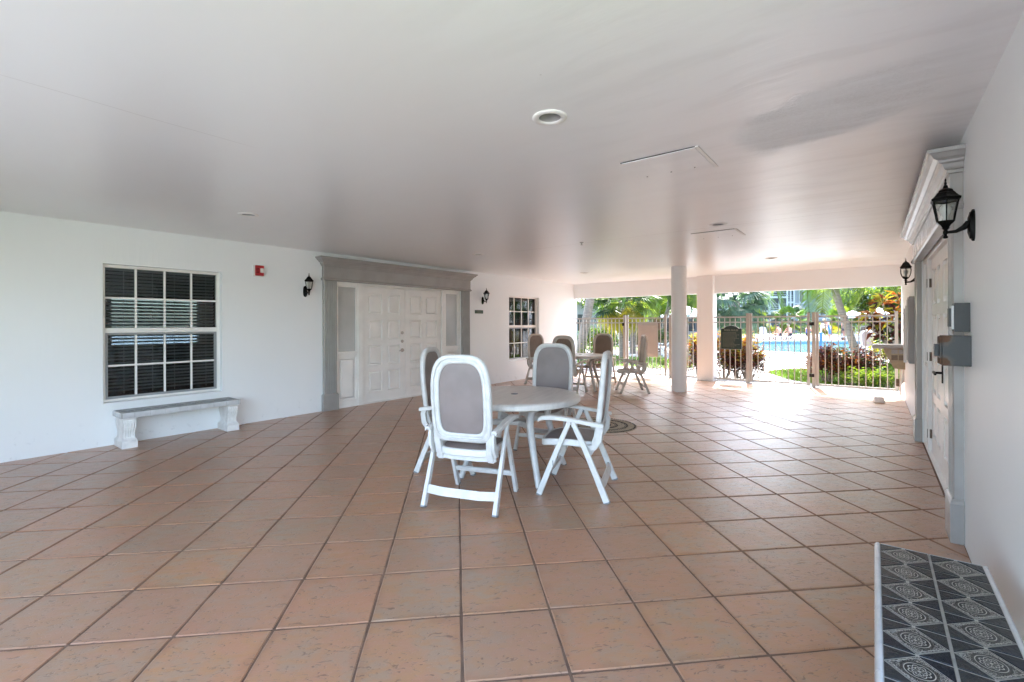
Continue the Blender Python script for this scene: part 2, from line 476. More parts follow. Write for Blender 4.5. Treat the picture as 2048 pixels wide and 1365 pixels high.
M['frost'] = paint('frosted_glass', (0.52, 0.53, 0.52), 0.16, 0.10, 2, 0.0, spec=0.7)
M['bulb'] = paint('opal_bulb', (0.80, 0.78, 0.74), 0.25)
M['red'] = paint('red_plastic', (0.45, 0.018, 0.025), 0.3)
M['green'] = paint('green_sign', (0.004, 0.020, 0.013), 0.35, 0.1, 10)
M['gold'] = paint('cream_lettering', (0.26, 0.25, 0.18), 0.5)
M['concrete'] = paint('white_cast_concrete', (0.88, 0.875, 0.86), 0.75, 0.08, 14, 0.5, 90)
M['trimtile'] = paint('white_glazed_trim', (0.62, 0.63, 0.64), 0.18, 0.08, 10, 0.08, 50, coat=0.3)
M['slate'] = paint('slate_glaze', (0.020, 0.024, 0.028), 0.25, 0.25, 11, 0.15, 70, col2=(0.036, 0.040, 0.042), spec=.35)
M['slate2'] = paint('navy_glaze', (0.009, 0.014, 0.022), 0.22, 0.25, 11, 0.15, 70, col2=(0.016, 0.022, 0.030), spec=.35)
M['cream'] = paint('cream_grout', (0.36, 0.345, 0.31), 0.7, 0.15, 20, 0.3, 150)
M['rosette'] = stone_print_material()
M['fence'] = paint('beige_powder_coat', (0.42, 0.40, 0.375), 0.45, 0.05)
M['steel'] = paint('brushed_nickel', (0.45, 0.43, 0.40), 0.3, 0.05, metal=1.0)
M['rusthinge'] = paint('rusty_hinge', (0.10, 0.065, 0.045), 0.6, 0.3, 90, 0.6, 200, col2=(0.22, 0.17, 0.12))
M['dark'] = paint('dark_gap', (0.012, 0.010, 0.009), 0.9)
M['greybox'] = paint('grey_electrical_paint', (0.050, 0.052, 0.053), 0.5, 0.05, 12, 0.1, 100)
M['rust'] = rusty_box_material()
M['meter'] = paint('beige_grey_metal', (0.30, 0.29, 0.285), 0.45, 0.06)
M['pipe'] = paint('white_conduit', (0.72, 0.72, 0.71), 0.35)
M['tan'] = paint('tan_wall_tile', (0.33, 0.26, 0.155), 0.35, 0.12, 14, 0.1, 60)
M['brown'] = paint('brown_accent_tile', (0.15, 0.095, 0.045), 0.3, 0.2, 14)
M['slab'] = paint('grey_stone_slab', (0.30, 0.28, 0.27), 0.3, 0.1, 10)
M['blind'] = paint('grey_blind_slat', (0.68, 0.69, 0.68), 0.5)
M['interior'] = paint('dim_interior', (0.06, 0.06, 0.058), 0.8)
M['aluminium'] = paint('grey_sash', (0.30, 0.31, 0.32), 0.4)
M['deck'] = paint('pale_pool_deck', (0.30, 0.295, 0.29), 0.8, 0.05, 2.5, 0.3, 30, space='World')
M['coping'] = paint('white_coping', (0.72, 0.70, 0.67), 0.6)
M['poolt'] = paint('pool_band_tile', (0.10, 0.22, 0.28), 0.3, 0.1, 6)
M['pools'] = paint('pool_waterline_tile', (0.03, 0.15, 0.24), 0.3, 0.1, 6)
M['grass'] = paint('lawn_soil', (0.10, 0.17, 0.028), 0.9, 0.25, 3.0, 0.5, 25, space='World')
M['blade'] = leafmat('grass_blade', (0.16, 0.26, 0.035), 0.4, 0.6, (0.10, 0.18, 0.03))
M['bark'] = paint('palm_bark', (0.27, 0.225, 0.185), 0.85, 0.25, 6, 0.9, 22, stretch=(1, 1, 5))
M['bark_r'] = paint('red_brown_boot_bark', (0.16, 0.075, 0.040), 0.9, 0.3, 12, 1.0, 40)
M['bark_p'] = paint('pinkish_trunk', (0.42, 0.33, 0.30), 0.85, 0.35, 9, 0.8, 30)
M['lf_dk'] = leafmat('dark_green_leaf', (0.040, 0.095, 0.022), 0.35)
M['lf_md'] = leafmat('mid_green_leaf', (0.075, 0.16, 0.028), 0.42)
M['lf_lt'] = leafmat('light_green_leaf', (0.19, 0.27, 0.035), 0.55)
M['lf_ye'] = leafmat('yellowing_leaf', (0.42, 0.34, 0.03), 0.5, 0.5, (0.30, 0.28, 0.03))
M['lf_bl'] = leafmat('blue_green_leaf', (0.13, 0.22, 0.15), 0.3, 0.5, (0.07, 0.14, 0.09))
M['lf_or'] = leafmat('orange_croton_leaf', (0.42, 0.15, 0.025), 0.4, 0.35, (0.25, 0.06, 0.02))
M['lf_rd'] = leafmat('maroon_croton_leaf', (0.13, 0.025, 0.022), 0.3, 0.35, (0.045, 0.016, 0.014))
M['lf_go'] = leafmat('gold_croton_leaf', (0.50, 0.38, 0.05), 0.45, 0.35, (0.30, 0.30, 0.05))
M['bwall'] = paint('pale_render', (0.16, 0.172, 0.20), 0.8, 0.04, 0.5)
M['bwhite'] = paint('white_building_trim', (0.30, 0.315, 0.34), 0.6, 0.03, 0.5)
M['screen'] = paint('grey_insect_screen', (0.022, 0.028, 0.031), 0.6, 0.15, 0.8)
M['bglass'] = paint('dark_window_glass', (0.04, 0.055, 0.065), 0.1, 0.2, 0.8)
M['roof'] = paint('grey_roof', (0.25, 0.25, 0.26), 0.8)
M['skin'] = paint('sunburnt_skin', (0.50, 0.24, 0.16), 0.5, 0.06)
M['trunks'] = paint('dark_swim_trunks', (0.02, 0.02, 0.03), 0.8)
M['bluecloth'] = paint('blue_cloth', (0.07, 0.11, 0.28), 0.8)
M['whitecloth'] = paint('white_cloth', (0.75, 0.75, 0.78), 0.8)
M['hair'] = paint('grey_hair', (0.30, 0.26, 0.20), 0.7)
M['hat'] = paint('straw_hat', (0.45, 0.36, 0.22), 0.8)
M['blue'] = paint('blue_vinyl', (0.03, 0.14, 0.33), 0.4)
M['umb'] = paint('white_canvas', (0.78, 0.79, 0.82), 0.8)
M['whitep'] = paint('white_patio_plastic', (0.78, 0.78, 0.78), 0.4)
M['lgrey'] = paint('pale_grey_mesh', (0.42, 0.44, 0.45), 0.7)


def sling_material(name, col):
    m, N, L, B = new_mat(name); t = NT(m)
    tc = N.new('ShaderNodeTexCoord')
    sp = N.new('ShaderNodeSeparateXYZ'); L.new(tc.outputs['Object'], sp.inputs[0])
    w = t.noise(tc.outputs['Object'], 3.5, 3)
    c = t.mix(t.ramp(w, 0.35, 0.7), col, tuple(x * 0.8 for x in col))
    L.new(c, B.inputs['Base Color']); B.inputs['Roughness'].default_value = 0.42
    B.inputs['Specular IOR Level'].default_value = 0.5
    weave = t.math('MULTIPLY', t.math('SINE', t.math('MULTIPLY', sp.outputs[0], 2200.0)), t.math('SINE', t.math('MULTIPLY', sp.outputs[2], 2200.0)))
    b = N.new('ShaderNodeBump'); b.inputs['Strength'].default_value = 0.15; b.inputs['Distance'].default_value = 0.001
    L.new(weave, b.inputs['Height']); L.new(b.outputs[0], B.inputs['Normal'])
    tr = N.new('ShaderNodeBsdfTranslucent'); L.new(c, tr.inputs[0])
    ms = N.new('ShaderNodeMixShader'); ms.inputs[0].default_value = 0.16
    L.new(B.outputs[0], ms.inputs[1]); L.new(tr.outputs[0], ms.inputs[2]); L.new(ms.outputs[0], N['Material Output'].inputs[0])
    return m


M['sling'] = sling_material('taupe_sling', (0.30, 0.243, 0.228))
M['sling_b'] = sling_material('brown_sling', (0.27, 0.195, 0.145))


# ================================================================== STRUCTURE
# ---- ground
def flat_poly(name, outer, z, mat, holes=(), kind='structure', parent=None):
    bm = bmesh.new(); es = []
    for loop in [outer] + list(holes):
        vs = [bm.verts.new((x, y, z)) for x, y in loop]
        es += [bm.edges.new((vs[i], vs[(i + 1) % len(vs)])) for i in range(len(vs))]
    bmesh.ops.triangle_fill(bm, use_beauty=True, use_dissolve=False, edges=es)
    for f in bm.faces:
        if f.normal.z < 0: f.normal_flip()
    me = bpy.data.meshes.new(name); bm.to_mesh(me); bm.free(); me.materials.append(mat)
    o = bpy.data.objects.new(name, me); COL.objects.link(o); o.parent = parent
    if kind: o['kind'] = kind
    return o


POOL = [(-4.9, 25.9), (-2.4, 25.15), (0.4, 24.9), (5.0, 25.6), (8.0, 30.0), (6.0, 44.6), (-1.0, 44.6), (-8.0, 40.2), (-16.0, 36.0), (-13.0, 30.0)]
LAWN_A = [(-16, 14.7), (-4.9, 14.5), (-4.6, 15.5), (-5.6, 18.3), (-8.0, 18.9), (-16, 19.5)]
LAWN_B = [(-40, 22.6), (-12.5, 22.8), (-9.4, 23.4), (-10.0, 26.5), (-15.5, 29.5), (-20, 36), (-40, 40)]
LAWN_C = [(-2.39, 15.0), (-2.34, 15.8), (-2.1, 16.4), (-1.5, 16.95), (0.3, 17.2), (3.5, 17.0), (3.5, 12.75), (-0.2, 12.65), (-1.1, 12.85), (-1.7, 13.5)]
ground = flat_poly('ground', [(-400, -400), (400, -400), (400, 400), (-400, 400)], -0.045, M['grass'], holes=[POOL])
deck = flat_poly('pool_deck', [(-40, 12.2), (14, 12.2), (14, 60), (-40, 60)], -0.03, M['deck'], holes=[POOL])
drive = flat_poly('driveway', [(-150, -22), (14, -22), (14, -1.9), (-7.4, -1.9), (-11.9, -1.9), (-11.9, 12.0), (-41, 12.0), (-150, 90.0)], -0.028, paint('white_concrete_drive', (0.42, 0.415, 0.405), 0.85, 0.05, 1.5, 0.3, 30, space='World'))
lawns = [flat_poly('lawn', p, -0.024, M['grass']) for p in (LAWN_A, LAWN_B, LAWN_C)]


def inside(p, poly):
    x, y = p; r = False
    for i in range(len(poly)):
        x1, y1 = poly[i]; x2, y2 = poly[i - 1]
        if (y1 > y) != (y2 > y) and x < (x2 - x1) * (y - y1) / (y2 - y1) + x1: r = not r
    return r


def grass(poly, n, h, rng):
    xs = [p[0] for p in poly]; ys = [p[1] for p in poly]; mb = MB(); k = 0
    while k < n:
        x, y = rng.uniform(min(xs), max(xs)), rng.uniform(min(ys), max(ys))
        if not inside((x, y), poly): continue
        k += 1; a = rng.uniform(0, pi); hh = h * rng.uniform(0.5, 1.2); w = 0.012
        dx, dy = cos(a) * w, sin(a) * w; l = rng.uniform(-.03, .03)
        mb.poly([(x - dx, y - dy, -.024), (x + dx, y + dy, -.024), (x + l, y + l, -.024 + hh)])
    return mb.build('grass', M['blade'], smooth=0, kind='stuff')


rg = random.Random(3)
grass(LAWN_C, 16000, 0.06, rg); grass(LAWN_A, 9000, 0.07, rg)

# ---- pool
mb = MB()
n = len(POOL)
for i in range(n):
    a, b = POOL[i], POOL[(i + 1) % n]
    for z0, z1, mm in ((-0.03, -0.17, 0), (-0.17, -0.23, 1), (-0.23, -1.3, 2)):
        mb.poly([(a[0], a[1], z0), (b[0], b[1], z0), (b[0], b[1], z1), (a[0], a[1], z1)], mm)
mb.poly([(x, y, -1.3) for x, y in POOL], 2)
M['poolf'] = paint('pool_plaster', (0.10, 0.42, 0.52), 0.6, 0.1, 1.0, space='World')
pb = mb.build('pool_basin', [M['poolt'], M['pools'], M['poolf']], smooth=0, kind='structure')
mw, Nn, Ll, Bb = new_mat('pool_water'); t = NT(mw)
g_ = Nn.new('ShaderNodeNewGeometry')
wv = t.noise(g_.outputs['Position'], 2.2, 3, 0.6, 0.8)
cc = t.mix(t.ramp(t.noise(g_.outputs['Position'], 0.9, 4, 0.6, 1.0), 0.35, 0.65), (0.010, 0.065, 0.095), (0.025, 0.105, 0.14))  # paler noise paints caustic light into the water colour
Ll.new(cc, Bb.inputs['Base Color']); Bb.inputs['Specular IOR Level'].default_value = 0.25; Bb.inputs['Roughness'].default_value = 0.12; Bb.inputs['IOR'].default_value = 1.33
bb = Nn.new('ShaderNodeBump'); bb.inputs['Strength'].default_value = 0.3; bb.inputs['Distance'].default_value = 0.05
Ll.new(wv, bb.inputs['Height']); Ll.new(bb.outputs[0], Bb.inputs['Normal'])
flat_poly('water', POOL, -0.20, mw)
mb = MB()
cx_, cy_ = sum(p[0] for p in POOL) / n, sum(p[1] for p in POOL) / n
ins = [(x + (cx_ - x) * -0.0, y) for x, y in POOL]
outp = []
for i in range(n):
    p0, p1, p2 = Vector(POOL[i - 1]), Vector(POOL[i]), Vector(POOL[(i + 1) % n])
    d = ((p1 - p0).normalized() + (p2 - p1).normalized()).normalized()
    outp.append(p1 - Vector((-d.y, d.x)) * 0.42)
for i in range(n):
    j = (i + 1) % n
    a, b, c, d = POOL[i], POOL[j], outp[j], outp[i]
    mb.poly([(a[0], a[1], 0.02), (b[0], b[1], 0.02), (c[0], c[1], 0.02), (d[0], d[1], 0.02)])
    mb.poly([(a[0], a[1], -0.03), (b[0], b[1], -0.03), (b[0], b[1], 0.02), (a[0], a[1], 0.02)])
    mb.poly([(d[0], d[1], -0.03), (c[0], c[1], -0.03), (c[0], c[1], 0.02), (d[0], d[1], 0.02)])
mb.build('pool_coping', M['coping'], smooth=0, kind='structure')

# ---- tiled floor: a grout bed and its tiles
floor = MB()
floor.box(XL - 0.19, XR + 0.19, YBACK - .001, YOUT, -0.15, -0.0048)
floor = floor.build('floor', M['grout'], smooth=0, kind='structure')
ca, sa = cos(TA), sin(TA)


def tile_outline(s, jit, rng, n=3):
    """slightly wavy square, 4*n points"""
    pts = []; h = s / 2; cs = [(-h, -h), (h, -h), (h, h), (-h, h)]
    for i in range(4):
        a, b = cs[i], cs[(i + 1) % 4]
        for k in range(n):
            f = k / n; j = rng.uniform(-jit, jit)
            x, y = a[0] + (b[0] - a[0]) * f, a[1] + (b[1] - a[1]) * f
            if k == 0:
                x -= math.copysign(abs(j) + 0.001, x); y -= math.copysign(abs(j) + 0.001, y)
            elif i in (0, 2): y += j
            else: x += j
            pts.append((x, y))
    return pts


def clip(poly, axis, val, keep_less):
    out = []
    for i in range(len(poly)):
        a, b = poly[i - 1], poly[i]
        ia = (a[axis] <= val) == keep_less; ib = (b[axis] <= val) == keep_less
        if ia != ib:
            f = (val - a[axis]) / (b[axis] - a[axis]); out.append((a[0] + (b[0] - a[0]) * f, a[1] + (b[1] - a[1]) * f))
        if ib: out.append(b)
    return out


def tile_mesh(mb, pts, dz=0.0, tilt=(0, 0)):
    cx = sum(p[0] for p in pts) / len(pts); cy = sum(p[1] for p in pts) / len(pts)
    def z(x, y): return dz + tilt[0] * (x - cx) + tilt[1] * (y - cy)
    def sc(p, k):
        d = Vector((cx - p[0], cy - p[1])); l = d.length or 1
        return (p[0] + d.x / l * k, p[1] + d.y / l * k)
    r0 = [(x, y, -0.008) for x, y in pts]
    r1 = [(x, y, z(x, y) - 0.0028) for x, y in pts]
    r2 = []
    for p in pts:
        q = sc(p, 0.0045); r2.append((q[0], q[1], z(*q)))
    b = len(mb.v); k = len(pts)
    mb.v += r0 + r1 + r2
    for r in range(2):
        for j in range(k):
            jj = (j + 1) % k
            mb.f.append((b + r * k + j, b + r * k + jj, b + (r + 1) * k + jj, b + (r + 1) * k + j)); mb.m.append(0)
    mb.f.append(tuple(b + 2 * k + j for j in range(k))); mb.m.append(0)


trng = random.Random(11)
SZ = TP - 0.0100
variants = []
for k in range(8):
    mb = MB(); tile_mesh(mb, tile_outline(SZ, 0.0018, trng), trng.uniform(-.0006, .0006), (trng.uniform(-.002, .002), trng.uniform(-.002, .002)))
    o = mb.build('floor_tile', M['tile'], smooth=0)
    variants.append(o.data); bpy.data.objects.remove(o)
cells = []
F2 = Vector((-sin(YAW), cos(YAW))); R2 = Vector((cos(YAW), sin(YAW)))
x0, x1, y0, y1 = XL + 0.004, XR - 0.004, YBACK + 0.01, 11.72
for i in range(-60, 60):
    for j in range(-60, 60):
        u, v = TU + TP * (i + 0.5), TV + TP * (j + 0.5)
        c = Vector((u * ca - v * sa, u * sa + v * ca))
        if not (x0 - .31 < c.x < x1 + .31 and y0 - .31 < c.y < y1 + .31): continue
        full = x0 + .3 < c.x < x1 - .3 and y0 + .3 < c.y < y1 - .3
        d = c.dot(F2); s = c.dot(R2)
        seen = d > 0.75 and abs(s / d) < 1.16 and (c.length > 1.2)
        cells.append((-(1 / d ** 3) if seen else 0, c, full))
cells.sort(key=lambda q: q[0])
rest = MB()
cnt = 0
for key, c, full in cells:
    single = key < 0 and cnt < 300
    if full and single:
        o = link_mesh('floor_tile', trng.choice(variants), floor, (c.x, c.y, 0), (0, 0, TA + trng.choice((0, 1, 2, 3)) * pi / 2)); cnt += 1
        continue
    pts = [(c.x + x * ca - y * sa, c.y + x * sa + y * ca) for x, y in tile_outline(SZ, 0.0015, trng, 2)]
    if not full:
        for ax, val, less in ((0, x0, False), (0, x1, True), (1, y0, False), (1, y1, True)):
            pts = clip(pts, ax, val, less)
            if len(pts) < 3: break
        if len(pts) < 3: continue
        ar = abs(sum(pts[k - 1][0] * pts[k][1] - pts[k][0] * pts[k - 1][1] for k in range(len(pts)))) / 2
        if ar < 0.0012: continue
    if single:
        mb = MB(); tile_mesh(mb, [(x - c.x, y - c.y) for x, y in pts]); cnt += 1
        mb.build('floor_tile', M['tile'], floor, (c.x, c.y, 0), smooth=0)
    else:
        tile_mesh(rest, pts, trng.uniform(-.0005, .0005))
rest.build('tile_field', M['tile'], floor, smooth=0, kind='stuff')


mb = MB(); mb.box(XL + .002, XR - .002, 11.727, YOUT - .002, -0.0065, -0.001)
mb.build('threshold', paint('pebbled_pale_deck', (0.42, 0.41, 0.40), 0.85, 0.3, 30, 0.8, 120, space='World'), smooth=0, kind='structure')

# ---- walls with openings
def wall_x(name, xa, xb, ya, yb, za, zb, holes, mat, label):
    """wall between planes x=xa (room side) and x=xb, with rectangular holes (y0,y1,z0,z1)"""
    ys = sorted({ya, yb, *[h[0] for h in holes], *[h[1] for h in holes]})
    zs = sorted({za, zb, *[h[2] for h in holes], *[h[3] for h in holes]})
    mb = MB()
    for i in range(len(ys) - 1):
        for j in range(len(zs) - 1):
            cy, cz = (ys[i] + ys[i + 1]) / 2, (zs[j] + zs[j + 1]) / 2
            if any(h[0] < cy < h[1] and h[2] < cz < h[3] for h in holes): continue
            for x in (xa, xb):
                mb.poly([(x, ys[i], zs[j]), (x, ys[i + 1], zs[j]), (x, ys[i + 1], zs[j + 1]), (x, ys[i], zs[j + 1])])
    def edge(y0, y1, z0, z1):
        mb.poly([(xa, y0, z0), (xa, y1, z1), (xb, y1, z1), (xb, y0, z0)])
    for h in holes + [(ya, yb, za, zb)]:
        edge(h[0], h[1], h[3], h[3]); edge(h[0], h[0], h[2], h[3]); edge(h[1], h[1], h[2], h[3])
        if h[2] > 0.01 or h is not holes[0] and h[2] > za: edge(h[0], h[1], h[2], h[2])
    me = bpy.data.meshes.new(name); me.from_pydata(mb.v, [], mb.f); me.materials.append(mat)
    bm = bmesh.new(); bm.from_mesh(me); bmesh.ops.remove_doubles(bm, verts=bm.verts, dist=1e-5); bmesh.ops.recalc_face_normals(bm, faces=bm.faces); bm.to_mesh(me); bm.free()
    o = bpy.data.objects.new(name, me); COL.objects.link(o)
    return tag(o, label, 'wall')


DL, DR = 5.79, 5.725           # door set centres
W1 = (1.395, 2.63, 0.485, 2.09)
W2 = (8.93, 10.21, 0.485, 2.07)
wall_l = wall_x('left_wall', XL, XL - 0.2, -1.6, YOUT, -0.15, 2.93, [(DL - 1.47, DL + 1.47, -0.006, 2.13), W1, W2], M['wall'],
                'long white stucco wall with two windows and the grey trimmed double door')
wall_r = wall_x('right_wall', XR, XR + 0.2, 1.4, YOUT, -0.15, 2.93, [(DR - 1.47, DR + 1.47, -0.006, 2.13)], M['wall_r'],
                'smooth white wall on the right holding lanterns, electrical boxes and doors')

# ---- ceiling with round cut-outs for the lights
LIGHTS = [(x, y) for x in (-1.43, -5.17) for y in (2.21, 5.8, 9.4)]
circ = [[(x + 0.062 * cos(2 * pi * k / 24), y + 0.062 * sin(2 * pi * k / 24)) for k in range(24)] for x, y in LIGHTS]
ceil = flat_poly('ceiling', [(XL, YBACK), (XR, YBACK), (XR, YB + 0.05), (XL, YB + 0.05)], ZC, M['ceiling'], holes=circ)
for p in ceil.data.polygons: pass
mb = MB(); mb.box(XL - 0.2, XR + 0.2, YBACK, YOUT, 2.94, 3.10)
mb.box(XL, XR, YBACK + 0.002, YBACK + 0.2, ZC + 0.003, 2.94)
mb.box(XL - 0.2, -4.2, YBACK + 0.003, YBACK + 0.2, -0.02, ZC + .002)  # unseen rear wall, added to cut light on the left wall
roof = tag(mb.build('roof_slab', M['wall'], smooth=0), 'flat white roof slab covering the tiled breezeway, plus an unseen wall added to cut rear light', 'roof')
mb = MB(); mb.box(XL, XR, YB, YOUT, 2.115, 2.94)
beam = tag(mb.build('beam', M['wall'], smooth=0, bevel=0.006), 'deep white beam spanning the opening above the pool fence', 'beam')

# ---- columns
mb = MB()
mb.lathe([(0.150, 0), (0.150, ZC)], (-3.14, 9.66, 0), 48)
tag(mb.build('round_column', M['wall'], smooth=60), 'round white column standing on the tiles in front of the fence', 'column')
mb = MB(); mb.box(-3.415, -3.045, 11.83, 12.032, -0.006, ZC); mb.box(-3.415, -3.045, 12.032, 12.2, -0.006, 2.115)
tag(mb.build('square_column', M['wall'], smooth=0, bevel=0.008), 'square white column under the beam between fence panels', 'column')

# ---- rooms behind the left wall (seen through the blinds)
mb = MB()
ix0, ix1 = -11.6, XL - 0.2
mb.box(ix0, ix1 - .002, -1.6, 12.2, -0.15, -0.02)
mb.box(ix0, ix1 - .002, -1.6, 12.2, 2.60, 2.93)
mb.box(ix0, ix1 - .002, -1.6, -1.4, -0.02, 2.60)
mb.box(ix0, ix1 - .002, 12.0, 12.2, -0.02, 2.6)
mb.box(ix0, ix1 - .002, 4.35, 4.45, -0.02, 2.6)
mb.box(ix0, ix1 - .002, 7.6, 7.7, -0.02, 2.6)
for y0_, y1_, z0_, z1_ in ((-1.6, 2.45, -.15, 2.93), (3.95, 12.2, -.15, 2.93), (2.45, 3.95, -.15, 0.98), (2.45, 3.95, 1.93, 2.93)):
    mb.box(ix0 - 0.2, ix0, y0_, y1_, z0_, z1_)
tag(mb.build('clubhouse_rooms', M['interior'], smooth=0), 'dim room glimpsed behind the blinds of the left wall windows', 'building')

mb = MB(); mb.box(ix0 - .06, ix0 - .05, 2.45, 3.95, .98, 1.93)
mb.build('tinted_pane', glassmat('tinted_glass', (0.42, 0.48, 0.52), 0.0, 1.0), bpy.data.objects['clubhouse_rooms'], smooth=0)  # pane added to dim the bright outdoor view behind the blinds

# ---- windows of the left wall
def window(parent, W):
    y0, y1, z0, z1 = W
    zm0, zm1 = 1.292, 1.350
    xo = XL - 0.075                     # face of the frame
    mb = MB(); f = 0.035
    def fr(a, b, c, d, t, x_, dep, m=0):
        mb.box(x_ - dep, x_, a, b, c, c + t, m); mb.box(x_ - dep, x_, a, b, d - t, d, m)
        mb.box(x_ - dep, x_, a, a + t, c + t, d - t, m); mb.box(x_ - dep, x_, b - t, b, c + t, d - t, m)
    fr(y0, y1, z0, z1, f, xo, 0.06)
    win = mb.build('window', M['white'], parent, smooth=0, bevel=0.003)
    mb = MB(); mb.box(xo - 0.045, xo - 0.006, y0 + f, y1 - f, zm0, zm1)
    fr(y0 + f, y1 - f, z0 + f, zm0, 0.026, xo - 0.012, 0.03, 1)
    mb.build('sash', [M['white'], M['aluminium']], win, smooth=0, bevel=0.002)
    mb = MB(); px_ = xo - 0.035; mun = 0.022
    ya, yb_ = y0 + f, y1 - f
    cols = [ya + (yb_ - ya) * k / 4 for k in range(5)]
    zu = [(zm1, (zm1 + z1 - f) / 2), ((zm1 + z1 - f) / 2, z1 - f)]
    zl0 = z0 + f + 0.026
    zl = [(zl0, (zl0 + zm0 - 0.026) / 2), ((zl0 + zm0 - .026) / 2, zm0 - 0.026)]
    for k in (1, 2, 3):
        mb.box(px_ - 0.01, px_ + 0.012, cols[k] - mun / 2, cols[k] + mun / 2, zm1, z1 - f)
        mb.box(px_ - 0.01, px_ + 0.010, cols[k] - mun / 2, cols[k] + mun / 2, zl0, zm0 - .026)
    for z in (zu[0][1], zl[0][1]):
        mb.box(px_ - 0.011, px_ + 0.0105, ya + .001, yb_ - .001, z - mun / 2, z + mun / 2)
    mb.build('muntin', M['white'], win, smooth=0)
    for a, b in zu + zl:
        for k in range(4):
            pm = MB(); e = 0.0005
            pm.box(px_ - 0.004, px_ - 0.001, cols[k] + e, cols[k + 1] - e, a + e, b - e)
            pm.build('pane', M['glass'], win, smooth=0)
    bl = MB(); z = z1 - 0.05; xs = px_ - 0.055
    rr = random.Random(int(y0 * 10))
    bl.box(xs - 0.03, xs + 0.012, ya + .01, yb_ - .01, z1 - 0.06, z1 - 0.01)
    while z > z0 + 0.09:
        tl = 0.0125 + rr.uniform(-.002, .002)
        dz = rr.uniform(-.002, .002)
        bl.poly([(xs - 0.022, ya + .01, z - tl + dz), (xs + 0.022, ya + .01, z + tl + dz), (xs + 0.022, yb_ - .01, z + tl - dz), (xs - 0.022, yb_ - .01, z - tl - dz)])
        z -= 0.041
    for k in range(4):
        yc = (cols[k] + cols[k + 1]) / 2 + rr.uniform(-.05, .05)
        bl.box(xs + 0.024, xs + 0.0255, yc - .003, yc + .003, z0 + 0.08, z1 - 0.06)
    bl.build('blind', M['blind'], win, smooth=0, kind='stuff')
    sl = MB(); sl.prism([(0, 0), (-0.075, 0.012), (-0.075, -0.0), (0, -0.02)], y0 + .001, y1 - .001, 'y')
    s = sl.build('sill', M['wall'], win, smooth=0, loc=(XL + 0.004, 0, z0 + .002))
    return win


window(wall_l, W1)
window(wall_l, W2)


